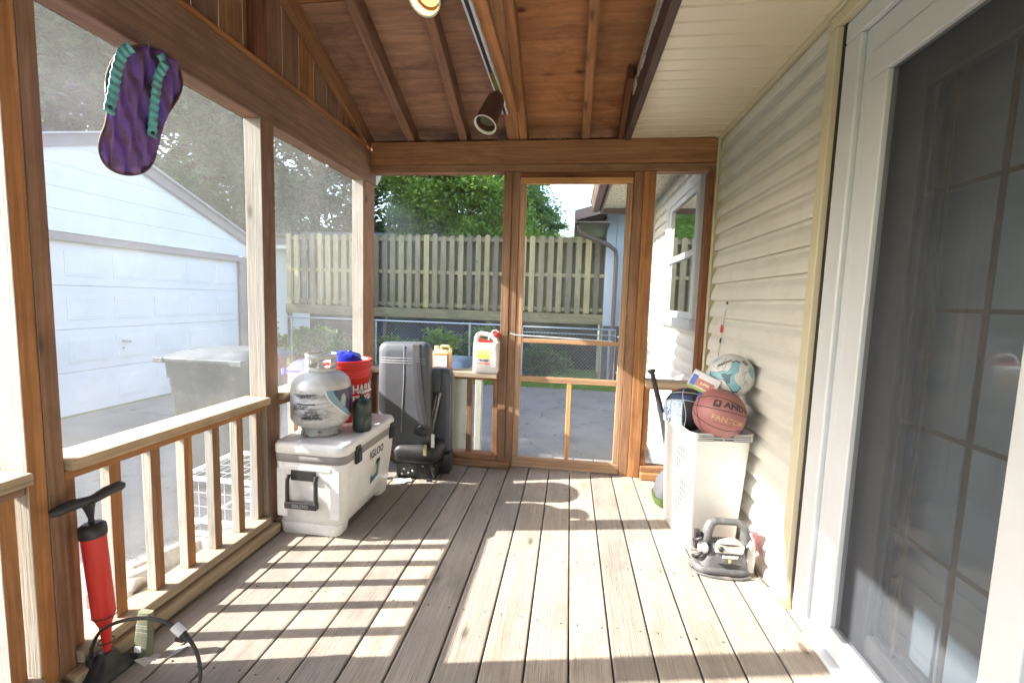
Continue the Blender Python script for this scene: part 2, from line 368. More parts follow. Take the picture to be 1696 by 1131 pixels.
# screens -----------------------------------------------------------------
def panel(name,x0,x1,y0,y1,z0,z1,mat,parent):
    o=MB()
    if abs(x1-x0)<1e-6: o.add([(x0,y0,z0),(x0,y1,z0),(x0,y1,z1),(x0,y0,z1)],[(0,1,2,3)])
    else: o.add([(x0,y0,z0),(x1,y0,z0),(x1,y0,z1),(x0,y0,z1)],[(0,1,2,3)])
    return o.build(name,mat,parent,recalc=False)
for a,b in ((1.091,1.972),(2.067,3.02),(.096,.999),(-.904,.004),(-1.904,-.996)):
    panel('film_panel',-1.5615,-1.5615,a,b,.05,2.03,M['film'],P)
panel('screen_panel',-1.474,-.491,3.203,3.203,.05,2.102,M['mesh'],P)
panel('film_panel',.533,.867,3.206,3.206,.05,2.102,M['film2'],P)
# screen door ---------------------------------------------------------------
D=MB()
D.box(-.374,-.334,3.125,3.152,.085,2.022,'z'); D.box(.346,.386,3.125,3.152,.085,2.022,'z')
D.box(-.374,.386,3.1245,3.1515,2.024,2.066,'x'); D.box(-.374,.386,3.1245,3.1515,.008,.083,'x')
D.box(-.333,.345,3.127,3.150,.922,.952,'x'); D.box(-.333,.345,3.127,3.150,.640,.680,'x')
D.box(.002,.034,3.128,3.149,.084,.639,'z')
door=D.build('screen_door',M['doorwood'],P,bevel=.003)
panel('screen_panel',-.335,.347,3.1405,3.1405,.09,.64,M['film2'],door)
panel('screen_panel',-.335,.347,3.1405,3.1405,.665,.93,M['film2'],door)
panel('screen_panel',-.335,.347,3.1405,3.1405,.945,2.03,M['mesh'],door)
MB().box(-.380,.390,3.13,3.2,2.068,2.101,'x').build('door_head',M['stain_dark'],P,bevel=.002)
MB().tube([(-.415,3.098,.985),(-.37,3.10,.975),(.30,3.112,.957)],.0045,8).build('tension_rod',M['white'],door)
MB().box(.385,.392,3.118,3.124,1.13,1.15,'z').build('door_hook',M['brownmetal'],door)
# ================================================================ house
H=thing('house','cream vinyl sided house wall with glazed patio door along the right of the deck','house',(1.0,1.5,-.47))
def siding(y0,y1,z0,z1,X,pitch,mat,name='siding',parent=None,depth=.026):
    b=MB(); prof=[]; k=0; z=z1
    nn=int(math.ceil((z1-z0)/pitch))
    for i in range(nn):
        zb=z1-(i+1)*pitch
        pts=[(X-depth,zb),(X-depth-.001,zb+pitch*.12),(X-depth*.93,zb+pitch*.42),(X-depth*.78,zb+pitch*.56),(X-depth*.42,zb+pitch*.70),(X-depth*.12,zb+pitch*.82),(X,zb+pitch*.999)]
        pts=[(px,max(z0,pz)) for px,pz in pts]
        bot=[(X,zb+.0005),(X-depth,zb)]
        q=[(X,max(z0,zb+.0004))]+pts
        vs=[(a,y0,c) for a,c in q]+[(a,y1,c) for a,c in q]; m_=len(q)
        b.add(vs,[(j,j+1,m_+j+1,m_+j) for j in range(m_-1)],sm=False)
    b.box(X+.002,X+.1,y0,y1,z0,z1,'y')
    return b.build(name,mat,parent,recalc=False)
siding(1.90,3.17,-.02,2.335,.95,.1075,M['siding'],parent=H)
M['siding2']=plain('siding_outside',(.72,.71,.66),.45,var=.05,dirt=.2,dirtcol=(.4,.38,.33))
s2=siding(3.17,5.33,-.35,2.40,.95,.1075,M['siding2'],parent=H)
MB().box(.955,1.1,3.17,5.3,-.47,-.36,'y').build('foundation',plain('block_wall',(.3,.3,.29),.9,var=.2,bstr=.4),H)
# corner and trims
t=MB(); t.box(.906,.950,3.105,3.118,.0,2.315,'z'); t.box(.906,.914,3.09,3.105,.0,2.315,'z'); t.build('corner_trim',M['cream'],H,bevel=.002)
t=MB(); t.box(.925,.96,5.33,5.38,-.35,2.40,'z'); t.build('corner_trim',M['cream'],H,bevel=.003)
t=MB(); t.box(.922,.962,1.845,1.90,-.005,2.25,'z'); t.box(.922,.962,.0,1.90,2.252,2.30,'y'); t.build('door_channel_trim',M['cream'],H,bevel=.004)
t=MB(); t.box(.915,.955,-3,3.12,2.303,2.332,'y'); t.build('soffit_trim',M['cream'],H,bevel=.006)
MB().box(.935,.952,1.8455,1.8455+.001,0,2.2,'z')
# dark gap beside door frame
MB().box(.945,.99,1.828,1.846,-.01,2.25,'z').build('door_gap',plain('dark_gap',(.03,.022,.018),.9),H)
# soffit: grooved vented panels
def vented(name,col,dirty=0.0):
    g=G(name); tc=g.n('TexCoord').outputs['Object']
    v=g.n('TexVoronoi',{'Vector':g.n('Mapping',{0:tc,3:(1,1.6,1)}).outputs[0],'Scale':120,'Randomness':.0}).outputs['Distance']
    nz=g.n('TexNoise',{'Vector':tc,'Scale':3,'Detail':5}).outputs[0]
    c=g.mix(g.ramp(nz,[(.3,0.0),(.7,1.0)]),tuple(a*.93 for a in col),col)
    c=g.mix(g.ramp(v,[(.18,.22),(.30,0.0)]),c,tuple(a*.6 for a in col))
    if dirty:
        dn_=g.n('TexNoise',{'Vector':tc,'Scale':38,'Detail':6,'Roughness':.8}).outputs[0]
        c=g.mix(g.math('MULTIPLY',g.ramp(dn_,[(.5,0.0),(.6,1.0)]),dirty),c,(.06,.055,.04))
    g.bsdf(c,.4); return g.m
M['soffit']=vented('soffit_vinyl',(.66,.61,.46)); M['soffit_dirty']=vented('soffit_stained',(.62,.57,.42),.8)
def soffit(x0,x1,y0,y1,z,mat,pitch=.0925):
    b=MB(); y=y1
    while y>y0:
        ya=max(y0,y-pitch)
        q=[(y,z+.008),(y-.006,z+.008),(y-.011,z),(ya+.004,z),(ya,z+.008)]
        vs=[(x0,a,c) for a,c in q]+[(x1,a,c) for a,c in q]
        b.add(vs,[(j,j+1,5+j+1,5+j) for j in range(4)]); y=ya
    b.box(x0,x1,y0,y1,z+.01,z+.02,'y')
    return b.build('soffit',mat,H,recalc=False)
soffit(.352,.952,-3,3.115,2.325,M['soffit']); soffit(.352,.952,3.23,5.75,2.40,M['soffit_dirty'])
MB().box(.352,.95,3.098,3.116,2.314,2.326,'x').build('soffit_trim',M['cream'],H,bevel=.002)
fb=MB(); fb.box(.312,.350,-3,3.115,2.300,2.50,'y'); fb.build('fascia',M['fascia'],H,bevel=.004)
# peeling white drip edge along the fascia
b=MB(); y=2.72
while y>-3:
    y2=y-.12; b.box(.3025,.3105,y2,y,2.42+random.uniform(-.012,.012),2.47,'y'); y=y2
    if y<2.75 and y>2.5: y-=.05
b.build('drip_edge',plain('peeling_paint',(.55,.52,.46),.7,var=.3,scale=20,dirt=.6,dirtcol=(.1,.08,.06)),H)
f2=MB(); f2.box(.33,.352,3.23,5.9,2.36,2.50,'y'); f2.build('fascia',M['brownmetal'],H)
gt=MB(); prof=[(.328,2.50),(.328,2.40),(.30,2.375),(.235,2.375),(.215,2.42),(.215,2.47),(.20,2.50)]
for a,bq in zip(prof[:-1],prof[1:]): gt.add([(a[0],3.3,a[1]),(a[0],5.9,a[1]),(bq[0],5.9,bq[1]),(bq[0],3.3,bq[1])],[(0,1,2,3)])
gt.add([(p_[0],5.9,p_[1]) for p_ in prof],[tuple(range(7))])
gt.build('gutter',M['brownmetal'],H,recalc=False)
hr=MB(); hr.beam((.36,1.45,2.52),(4.5,1.45,4.3),9.1,.05,(0,0,1)); hr.build('roof',M['shingle'],H)
MB().box(.352,1.0,5.88,5.92,2.36,2.6,'x').build('rake_board',M['brownmetal'],H)
MB().box(.955,5,5.25,5.32,-.47,2.9,'z').build('end_wall',M['siding2'],H)
MB().box(.352,1.1,5.76,5.9,2.44,2.46,'x').build('rake_soffit',M['cream'],H)
# window beyond the porch
wn=MB(); X=.93
wn.box(.893,.955,3.42,4.55,2.13,2.21,'y'); wn.box(.893,.955,4.45,4.55,1.12,2.128,'z'); wn.box(.893,.955,3.42,3.50,1.12,2.128,'z'); wn.box(.870,.96,3.38,4.58,1.04,1.118,'y')
win=wn.build('window',M['white'],H,bevel=.004)
ws=MB(); ws.box(.905,.926,3.50,4.45,2.08,2.129,'y'); ws.box(.905,.926,4.37,4.449,1.12,2.079,'z'); ws.box(.905,.926,3.50,3.55,1.12,2.079,'z'); ws.box(.900,.924,3.55,4.37,1.60,1.65,'y'); ws.box(.905,.926,3.55,4.37,1.121,1.17,'y')
ws.build('sash',M['white'],win,bevel=.003)
M['dark']=plain('dark_room',(.05,.055,.055),.8)
panel('pane',.921,.921,3.55,4.37,1.12,2.1,M['glass'],win)
MB().box(.929,.934,3.5,4.449,1.12,2.12,'z').build('blind',plain('window_blind',(.16,.17,.165),.8),win)
# ---- patio door
fr=MB()
fr.box(.945,1.02,1.735,1.828,-.005,2.171,'z'); fr.box(.945,1.02,-.2,1.828,2.172,2.245,'y')
fr.box(.962,1.02,1.69,1.733,-.005,2.17,'z')
PD=fr.build('patio_door',M['white'],H,bevel=.007,bseg=3)
s_=MB(); s_.box(.958,.992,1.60,1.688,.106,1.984,'z'); s_.box(.958,.992,.94,1.688,1.985,2.075,'y'); s_.box(.958,.992,.985,1.07,.106,1.9835,'z'); s_.box(.958,.992,.94,1.688,.012,.105,'y')
s_.box(.964,1.02,-.2,1.73,2.078,2.168,'y')
sash=s_.build('screen_sash',M['white'],PD,bevel=.005,bseg=3)
k=MB(); k.box(.925,1.03,-.2,1.70,-.03,.010,'y'); k.build('door_sill',M['white'],PD,bevel=.006)
def dscreen():
    g=G('door_fly_screen'); d_=g.n('BsdfDiffuse',{0:(.072,.078,.09,1)}).outputs[0]; tr=g.n('BsdfTransparent',{0:(1,1,1,1)}).outputs[0]
    nz=g.n('TexNoise',{'Vector':g.n('TexCoord').outputs['Object'],'Scale':7,'Detail':5}).outputs[0]
    m_=g.n('MixShader',{0:g.ramp(nz,[(.3,.56),(.7,.62)]),1:tr,2:d_}).outputs[0]; g.t.links.new(m_,g.out.inputs[0]); return g.m
panel('screen',.975,.975,1.06,1.61,.09,1.99,dscreen(),PD)
# inner glass door with grid
gs=MB(); gs.box(1.03,1.065,1.535,1.73,.02,2.17,'z'); gs.box(1.03,1.065,-.2,1.534,1.90,2.17,'y'); gs.box(1.03,1.065,-.2,1.534,.02,.14,'y'); gs.box(1.03,1.065,.93,1.04,.141,1.899,'z')
gd=gs.build('glass_door_leaf',plain('leaf_frame',(.15,.15,.155),.5),PD,bevel=.004)
mu=MB()
for yv in (1.44,1.27,1.10,.85,.65): mu.box(1.045,1.052,yv-.006,yv+.006,.14,1.90,'z')
for zv in (.53,.878,1.229,1.575): mu.box(1.0535,1.058,-.2,1.534,zv-.006,zv+.006,'y')
mu.build('muntins',plain('brass_muntin',(.10,.085,.055),.4,.2),gd)
panel('pane',1.044,1.044,-.2,1.535,.14,1.9,glass('door_glass',(.9,.93,.93),.005,.02,.22),gd)
cu=MB()
for k_ in range(16):
    ya=-.15+k_*.115; cu.box(1.19+.01*(k_%2),1.196+.01*(k_%2),ya,ya+.118,.02,2.15,'z')
cu.build('vertical_blind',plain('blind_slats',(.40,.50,.60),.7,var=.08),PD,bevel=.001)
rm=MB(); rm.box(1.30,1.31,-.6,1.9,0,2.2,'z'); rm.box(1.07,1.3,1.735,1.75,0,2.2,'z'); rm.box(1.0,1.31,-.6,1.9,-.04,-.02,'y')
rm.build('dark_interior',M['dark'],PD)
op=MB(); op.rrloft([(0,.945,1.86,.028,.03,.02),(.03,.945,1.86,.024,.026,.018),(.05,.948,1.862,.014,.016,.01)]); op.build('rusty_pipe_stub',plain('rusty_orange',(.55,.22,.10),.8,var=.3),H)
# house wall behind the camera
MB().box(.955,1.05,-3,-.2,-.02,2.33,'z').build('siding',M['siding'],H)
# ================================================================ ground
def mk_drive():
    g=G('driveway_concrete'); tc=g.n('TexCoord').outputs['Object']
    n1=g.n('TexNoise',{'Vector':tc,'Scale':.8,'Detail':8,'Roughness':.65}).outputs[0]
    n2=g.n('TexNoise',{'Vector':tc,'Scale':60,'Detail':4}).outputs[0]
    c=g.mix(g.ramp(n1,[(.3,0.0),(.7,1.0)]),(.13,.13,.125),(.21,.205,.195))
    c=g.mix(1.0,c,g.ramp(n2,[(.3,.8),(.6,1.0)]),'MULTIPLY')
    wp=g.n('TexNoise',{'Vector':tc,'Scale':1.5,'Detail':6,'Roughness':.7}).outputs['Color']
    vv=g.n('VectorMath',{0:tc,1:g.n('VectorMath',{0:wp,3:.9},operation='SCALE').outputs[0]},operation='ADD').outputs[0]
    vo=g.n('TexVoronoi',{'Vector':vv,'Scale':.42},feature='DISTANCE_TO_EDGE').outputs['Distance']
    cw=g.n('TexNoise',{'Vector':tc,'Scale':9,'Detail':5}).outputs[0]
    c=g.mix(g.math('MULTIPLY',g.ramp(vo,[(.002,.9),(.008,0.0)]),g.ramp(cw,[(.38,0.0),(.58,1.0)])),c,(.03,.03,.026))
    st=g.n('TexNoise',{'Vector':tc,'Scale':3.1,'Detail':9,'Roughness':.75}).outputs[0]
    c=g.mix(g.ramp(st,[(.52,0.0),(.68,.55)]),c,(.07,.068,.06)); c=g.mix(g.ramp(n2,[(.62,0.0),(.7,.5)]),c,(.34,.33,.31))
    g.bsdf(c,.9,bump=n2,bstr=.25,bdist=.004); return g.m
def mk_grass(name,a=(.04,.10,.015),b_=(.10,.20,.035)):
    g=G(name); tc=g.n('TexCoord').outputs['Object']
    n1=g.n('TexNoise',{'Vector':tc,'Scale':1.2,'Detail':8,'Roughness':.7}).outputs[0]
    n2=g.n('TexNoise',{'Vector':tc,'Scale':45,'Detail':4}).outputs[0]
    c=g.mix(g.ramp(n1,[(.3,0.0),(.7,1.0)]),a,b_); c=g.mix(1.0,c,g.ramp(n2,[(.3,.5),(.65,1.2)]),'MULTIPLY')
    g.bsdf(c,.95,bump=n2,bstr=.8,bdist=.05); return g.m
M['drive']=mk_drive(); M['grass']=mk_grass('lawn')
b=MB(); b.add([(-300,-300,-.476),(300,-300,-.476),(300,400,-.476),(-300,400,-.476)],[(0,1,2,3)]); b.build('ground',M['grass'],kind='structure',recalc=False)
b=MB(); b.add([(-6.36,-14,-.470),(8,-14,-.470),(8,8.62,-.470),(-2.2,8.62,-.470),(-4.5,8.9,-.470),(-6.36,8.2,-.470)],[(0,1,2,3,4,5)]); b.build('driveway',M['drive'],kind='structure',recalc=False)
# brick path by the steps
b=MB(); M['paver']=plain('pavers',(.48,.42,.36),.9,var=.2,scale=9,bstr=.4)
for i in range(6):
    for j in range(5):
        x0=-.1+i*.21+(j%2)*.1; y0=4.15+j*.105+.05*(x0)
        b.box(x0,x0+.2,y0,y0+.1,-.469,-.449,'x')
b.build('paver_path',M['paver'],bevel=.006,kind='structure')
def blades(name,n,x0,x1,y0,y1,h,zb=-.475,mat=None,dens=None,kind='stuff',wd=.012):
    P_=rng.uniform((x0,y0),(x1,y1),(n,2)); a=rng.uniform(0,6.28,n); hh=h*rng.uniform(.5,1.2,n); ln=rng.uniform(-.5,.5,(n,2))
    V=np.zeros((n,3,3)); dx=np.cos(a)*wd/2; dy=np.sin(a)*wd/2
    V[:,0,0]=P_[:,0]-dx;V[:,0,1]=P_[:,1]-dy;V[:,1,0]=P_[:,0]+dx;V[:,1,1]=P_[:,1]+dy;V[:,:2,2]=zb
    V[:,2,0]=P_[:,0]+ln[:,0]*hh;V[:,2,1]=P_[:,1]+ln[:,1]*hh;V[:,2,2]=zb+hh
    me=bpy.data.meshes.new(name); me.from_pydata(V.reshape(-1,3).tolist(),[],[(3*i,3*i+1,3*i+2) for i in range(n)])
    at=me.attributes.new('rnd','FLOAT','FACE'); at.data.foreach_set('value',rng.random(n))
    me.materials.append(mat); o=bpy.data.objects.new(name,me); sc.collection.objects.link(o); tag(o,kind=kind); return o
def leafmat(name,a,b_,tr=.45,rough=.5):
    g=G(name); at=g.n('Attribute',attribute_name='rnd').outputs['Fac']
    c=g.mix(at,a,b_); d_=g.n('BsdfPrincipled',{'Base Color':c,'Roughness':rough}).outputs[0]
    t=g.n('BsdfTranslucent',{0:g.mix(.5,c,(b_[0]*1.5,b_[1]*1.5,b_[2]))}).outputs[0]
    m_=g.n('MixShader',{0:tr,1:d_,2:t}).outputs[0]; g.t.links.new(m_,g.out.inputs[0]); return g.m
M['blade']=leafmat('grass_blade',(.11,.24,.03),(.24,.42,.07),.45)
gs_=blades('grass',26000,-5.5,1.4,8.55,9.65,.09,mat=M['blade'],wd=.016); tag(gs_,'short green grass between the driveway and the chain link fence','grass')
gs_=blades('grass',9000,-10.5,-3.5,8.9,14,.10,mat=M['blade'],wd=.02); tag(gs_,'sunny green lawn beside the garage behind the corner post','grass')
lt=MB()
for i in range(420):
    x_,y_=random.uniform(-4.5,1.3),random.uniform(3.6,8.6)
    if random.random()<.35: x_,y_=random.uniform(-4.5,-1.9),random.uniform(.6,3.6)
    a=random.uniform(0,6.28); s_=random.uniform(.008,.03); T=Matrix.Translation((x_,y_,-.466))@Matrix.Rotation(a,4,'Z')@Matrix.Rotation(random.uniform(-.5,.5),4,'X')
    lt.add([(-s_,0,0),(0,s_*.5,.004),(s_,0,0),(0,-s_*.5,.002)],[(0,1,2,3)],T=T)
tag(lt.build('leaf_litter',leafmat('dry_leaf',(.10,.07,.035),(.30,.22,.12),.2),recalc=False),'dry leaf bits scattered over the cracked driveway','leaf litter',None,'stuff')
# ================================================================ trees
M['bark']=plain('bark',(.10,.075,.055),.9,var=.4,scale=9,bstr=.8,bscale=20)
M['leaf1']=leafmat('maple_leaf',(.09,.17,.025),(.26,.38,.07))
M['leaf2']=leafmat('oak_leaf',(.045,.085,.028),(.10,.16,.05))
M['leaf3']=leafmat('pale_leaf',(.09,.16,.04),(.20,.30,.09))
def crown_mesh(name,c,rad,ncl,nlf,lsize,mat,csz=.9,fill=.55):
    c=np.array(c,float); rad=np.array(rad,float)
    u=rng.normal(size=(ncl,3)); u/=np.linalg.norm(u,axis=1)[:,None]
    rr_=rng.uniform(fill,1,ncl)**.7*(1+.22*np.sin(3*u[:,0]+5*u[:,2]+c[0]))
    cc=c+u*rad*rr_[:,None]
    cs=csz*rng.uniform(.5,1.25,ncl)
    k=rng.integers(0,ncl,nlf); off=rng.normal(size=(nlf,3))*.42; off[:,2]*=.6
    p=cc[k]+off*cs[k][:,None]
    a=rng.normal(size=(nlf,3)); a[:,2]*=.6; a/=np.linalg.norm(a,axis=1)[:,None]
    nrm=rng.normal(size=(nlf,3)); nrm[:,2]+=.7; b_=np.cross(a,nrm); b_/=np.linalg.norm(b_,axis=1)[:,None]
    s_=lsize*rng.uniform(.6,1.3,nlf)[:,None]
    V=np.stack([p-a*s_,p+b_*s_*.45-a*s_*.1,p+a*s_,p-b_*s_*.45-a*s_*.1],1)
    me=bpy.data.meshes.new(name); me.from_pydata(V.reshape(-1,3).tolist(),[],[(4*i,4*i+1,4*i+2,4*i+3) for i in range(nlf)])
    cr=rng.random(ncl)
    at=me.attributes.new('rnd','FLOAT','FACE'); at.data.foreach_set('value',np.clip(cr[k]*.6+rng.random(nlf)*.4,0,1))
    me.materials.append(mat); return me,cc
def tree(label,base,c,rad,ncl,nlf,lsize,mat,csz=.9,group=None,tr=.22,name='tree',cat='tree'):
    t=thing(name,label,cat,base,group)
    me,cc=crown_mesh('crown',c,rad,ncl,nlf,lsize,mat,csz)
    o=bpy.data.objects.new('crown',me); sc.collection.objects.link(o); setp(o,t)
    b=MB(); B=Vector(base); C_=Vector(c); mid=B.lerp(C_,.45)+Vector((.15,.1,0))
    b.tube([B-Vector((0,0,.05)),B.lerp(mid,.5),mid,C_-Vector((0,0,rad[2]*.3)),C_+Vector((0,0,rad[2]*.4))],[tr*1.25,tr,tr*.85,tr*.5,tr*.15],8)
    for i in range(min(14,ncl)):
        e=Vector(cc[i]); s0=mid.lerp(C_,random.uniform(.1,.9)); m_=s0.lerp(e,.5)+Vector((0,0,.25))
        b.tube([s0,m_,e],[tr*.4,tr*.22,.02],6)
    b.build('trunk',M['bark'],t); return t
GT='trees beyond the fence and garage'
tree('large bright green maple filling the view above the middle of the fence',(-5.2,17.5,-.47),(-4.6,17.2,5.6),(2.9,2.4,4.2),380,90000,.08,M['leaf1'],.8,GT)
tree('dark green tree behind the bright maple, left of it above the fence',(-8.2,21,-.47),(-7.9,21,6.4),(3.6,3,5.2),150,26000,.16,M['leaf2'],1.3,GT)
tree('dark tree between the maple and the pale tree seen through the screen door edge',(-3.4,24,-.47),(-3.9,24,6.6),(2.6,2.4,4.8),170,40000,.11,M['leaf1'],1.0,GT)
tree('pale green rounded tree against the sky in the screen door opening',(-2.1,23,-.47),(-2.15,23,4.1),(1.55,1.5,2.6),120,30000,.085,M['leaf3'],.7,GT)
tree('small distant pale tree just left of the blue house',(-.6,34,-.47),(-.6,34,4.6),(1.4,1.4,1.7),30,2600,.24,M['leaf3'],.8,GT,.12)
tree('huge dark oak overhanging behind the garage roof',(-17.5,14.5,-.47),(-17,15.5,7.0),(6.6,6,4.7),300,60000,.17,M['leaf2'],1.25,GT,.4)
tree('dark oak crown rising over the garage left of the flip flop',(-20,8.5,-.47),(-18.8,11,8.2),(4.5,4.5,4.6),190,26000,.17,M['leaf2'],1.2,GT,.4)
tree('dark tree overhanging the far house roof, seen through the hazy corner panel',(-13.2,20,-.47),(-12.6,21.5,9.4),(4.6,4,4.4),210,34000,.14,M['leaf2'],1.1,GT,.3)
tree('small green tree in the sky gap left of the corner post',(-20,30,-.47),(-20,30,4.3),(1.6,1.5,2.2),40,3500,.25,M['leaf1'],.9,GT,.12)
tree('low bushy tree over the far roof left of the corner post',(-17.4,31,-.47),(-17.4,31,3.6),(1.2,1.2,2.0),30,2600,.25,M['leaf1'],.9,GT,.1)
tree('small round tree nearest the corner post above the far roof',(-16,33,-.47),(-16.6,33,3.9),(1.9,1.2,1.7),30,2600,.25,M['leaf3'],.9,GT,.1)
tree('unseen oak beyond the garage, added to shade the driveway',(-17,4.6,-.47),(-17,4.7,10.9),(3.4,2.6,3.2),140,30000,.22,M['leaf2'],1.3,GT,.35)  # out of view, added so its crown shades the driveway behind the porch
def bush(label,x,y,rx,ry,h,n,ls,mat,g='bushes along the fence'):
    t=thing('bush',label,'bush',(x,y,-.47),g)
    me,cc=crown_mesh('foliage',(x,y,-.47+h*.5),(rx,ry,h*.5),24,n,ls,mat,.28,.2)
    o=bpy.data.objects.new('foliage',me); sc.collection.objects.link(o); setp(o,t)
    b=MB()
    for i in range(5): b.tube([(x,y,-.47),tuple(cc[i])],[.012,.005],5)
    b.build('stem',M['bark'],t)
bush('dense green bush in front of the dark foundation left of the jugs',-2.75,9.15,.6,.25,.95,5600,.05,M['leaf1'])
bush('broad leafy bush behind the chain link directly above the grey seats',-3.7,9.15,.6,.25,.8,5000,.05,M['leaf3'])
bush('leafy green bush behind the chain link between the two jugs',-1.75,9.2,.55,.25,1.05,5200,.055,M['leaf3'])
bush('small dark shrub at the left end of the chain link gate',-.55,9.15,.42,.2,.85,3200,.045,M['leaf2'])
bush('rounded bush on the lawn behind the propane tank',-6.3,10.2,.7,.5,1.0,3000,.06,M['leaf1'])
bush('low sunlit bush on the lawn beside the far blue wall',-8.6,11.6,.6,.5,1.1,2200,.08,M['leaf1'])
bush('yellow green shrub under the left end of the fence',-5.2,9.6,.5,.3,.65,2000,.05,M['leaf3'])
# leafy mass of hedge far off right behind the fence
# ================================================================ board fence on raised footing
f=thing('board_fence','tall weathered board fence with alternating pickets standing behind the chain link','fence',(-3,9.7,.5))
pk=MB(); pk2=MB(); xa=-6.72; i=0
fy=lambda x: 9.72-.02*x
while xa<.66:
    zt=2.62+random.uniform(-.012,.012); y=fy(xa); w_=.118+random.uniform(-.008,.008); zb=.985+random.uniform(-.02,.02); zt+=random.uniform(-.02,.015)
    poly=[(xa,zb),(xa+w_,zb),(xa+w_,zt-.03),(xa+w_-.022,zt),(xa+.022,zt),(xa,zt-.03)]
    pk.prism(poly,y-.045,y-.027,lambda u,v,w:(u,w,v))
    # fix uv for grain along z
    pk.uv[-8]=[(v,u) for u,v in pk.uv[-8]]; pk.uv[-7]=[(v,u) for u,v in pk.uv[-7]]
    o_=random.uniform(0,30); pk.uv[-8]=[(a+o_,b_+o_) for a,b_ in pk.uv[-8]]; pk.uv[-7]=[(a+o_,b_+o_) for a,b_ in pk.uv[-7]]
    pk2.box(xa+.085,xa+.085+.125,y+.045,y+.062,.90,2.60,'z')
    xa+=.2
pk.build('pickets',M['fence'],f,bevel=.002); pk2.build('rear_pickets',wood('fence_painted_shade',(.10,.08,.04),(.19,.155,.08),knots=.5,stain=.4),f)  # rear boards in darker colour, painting the shade between front pickets
MB().beam((-6.72,fy(-6.72)+.07,.93),(.72,fy(.72)+.07,.93),.03,.16).build('rail',M['fence'],f)
for z in (1.06,1.79,2.52): MB().beam((-6.72,fy(-6.72)+.001,z),(.72,fy(.72)+.001,z),.05,.075).build('rail',M['fence'],f)
for xx in (-6.74,-4.3,-1.85,.70):
    MB().box(xx-.04,xx+.04,fy(xx)+.05,fy(xx)+.13,-.47,2.58,'z').build('post',M['fence'],f)
MB().beam((-6.74,fy(-6.74)-.05,.86),(.72,fy(.72)-.05,.86),.035,.21).build('skirt_board',M['fence'],f,bevel=.004)
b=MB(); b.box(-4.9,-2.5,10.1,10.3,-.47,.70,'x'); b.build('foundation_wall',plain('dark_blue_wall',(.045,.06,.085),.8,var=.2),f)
b=MB(); b.box(-7,3,11.2,11.3,-.47,.9,'x'); b.build('void_shade_sheet',plain('painted_void_shade',(.05,.05,.045),.9,var=.4,scale=4),f)  # dark sheet, the shaded void under the fence painted as colour
# ================================================================ chain link
M['galv']=plain('galvanised',(.42,.45,.48),.35,.75,var=.15)
def links(x0,x1,z0,z1,y,name,parent,sp=.070,r=.0014):
    b=MB(); 
    for sgn in (1,-1):
        k=x0-(z1-z0)
        while k<x1+(z1-z0):
            pts=[]
            za,zb=z0,z1; xa_,xb_=(k,k+sgn*(z1-z0))
            # clip in x
            def at(t): return xa_+(xb_-xa_)*t
            t0,t1=0,1
            d_=xb_-xa_
            for lim,side in ((x0,1),(x1,-1)):
                ta=(lim-xa_)/d_
                if (d_>0)==(side>0): t0=max(t0,ta)
                else: t1=min(t1,ta)
            if t1-t0>.02: b.tube([(at(t0),y+.002*sgn,za+(zb-za)*t0),(at(t1),y+.002*sgn,za+(zb-za)*t1)],r,3,cap=False)
            k+=sp
    return b.build(name,M['galv'],parent,recalc=False)
c=thing('chain_link_fence','galvanised chain link fence run in front of the board fence, left of the gate','fence',(-3,8.75,-.47))
links(-6.0,-.98,-.44,.70,8.75,'wire_mesh',c)
MB().tube([(-6,8.75,.715),(-.98,8.75,.715)],.019,8).build('top_rail',M['galv'],c)
for xx in (-5.9,-4.0,-2.0,-1.0): MB().tube([(xx,8.76,-.47),(xx,8.76,.74)],.024,10).build('post',M['galv'],c)
c=thing('chain_link_gate','galvanised chain link gate seen through the screen door','gate',(0,8.7,-.47))
links(-.90,.88,-.31,.70,8.7,'wire_mesh',c)
b=MB(); b.tube([(-.91,8.7,-.31),(-.91,8.7,.71),(.89,8.7,.71),(.89,8.7,-.31),(-.91,8.7,-.31)],.018,8); b.tube([(-.9,8.7,.60),(.88,8.7,.60)],.012,6); b.build('gate_frame',M['galv'],c)
MB().tube([(.98,8.72,-.47),(.98,8.72,.80)],.03,10).build('post',M['galv'],c)
MB().tube([(.78,8.74,-.47),(.78,8.74,.72)],.025,10).build('post',M['galv'],c)
for zz in (.55,-.15): MB().lathe([(0,0),(.035,0),(.035,.04),(0,.04)],(.955,8.71,zz),10).build('hinge',M['galv'],c)
# ================================================================ blue house right behind
M['blue']=plain('pale_blue_siding',(.42,.48,.53),.6,var=.06,scale=1,dirt=.1)
B2=thing('neighbour_building','pale blue board sided building with brown downspout behind the gate','building',(2,10,-.47))
b=MB()
xx=.70
while xx<3.6: b.box(xx,xx+.195,9.53,9.56,.74,3.35,'z'); xx+=.2
b.box(.705,4,9.562,12,-.47,3.3,'z'); b.build('wall',M['blue'],B2,bevel=.003)
MB().box(.70,4,9.525,9.55,-.47,.735,'x').build('foundation',plain('dark_block',(.10,.10,.10),.9,var=.3,bstr=.4),B2)
b=MB(); b.beam((.02,9.2,2.93),(4.4,9.2,4.1),1.1,.05); b.beam((.02,10.8,2.93),(4.4,10.8,4.1),2.0,.05); b.build('roof',M['shingle'],B2)
b=MB(); b.beam((.04,8.66,2.86),(2.3,8.66,3.46),.03,.17); b.box(.02,.05,8.66,11.6,2.72,2.92,'y'); b.build('fascia',M['brownmetal'],B2)
b=MB(); b.box(.06,.70,8.7,11.6,2.74,2.76,'y'); b.build('soffit',M['brownmetal'],B2)
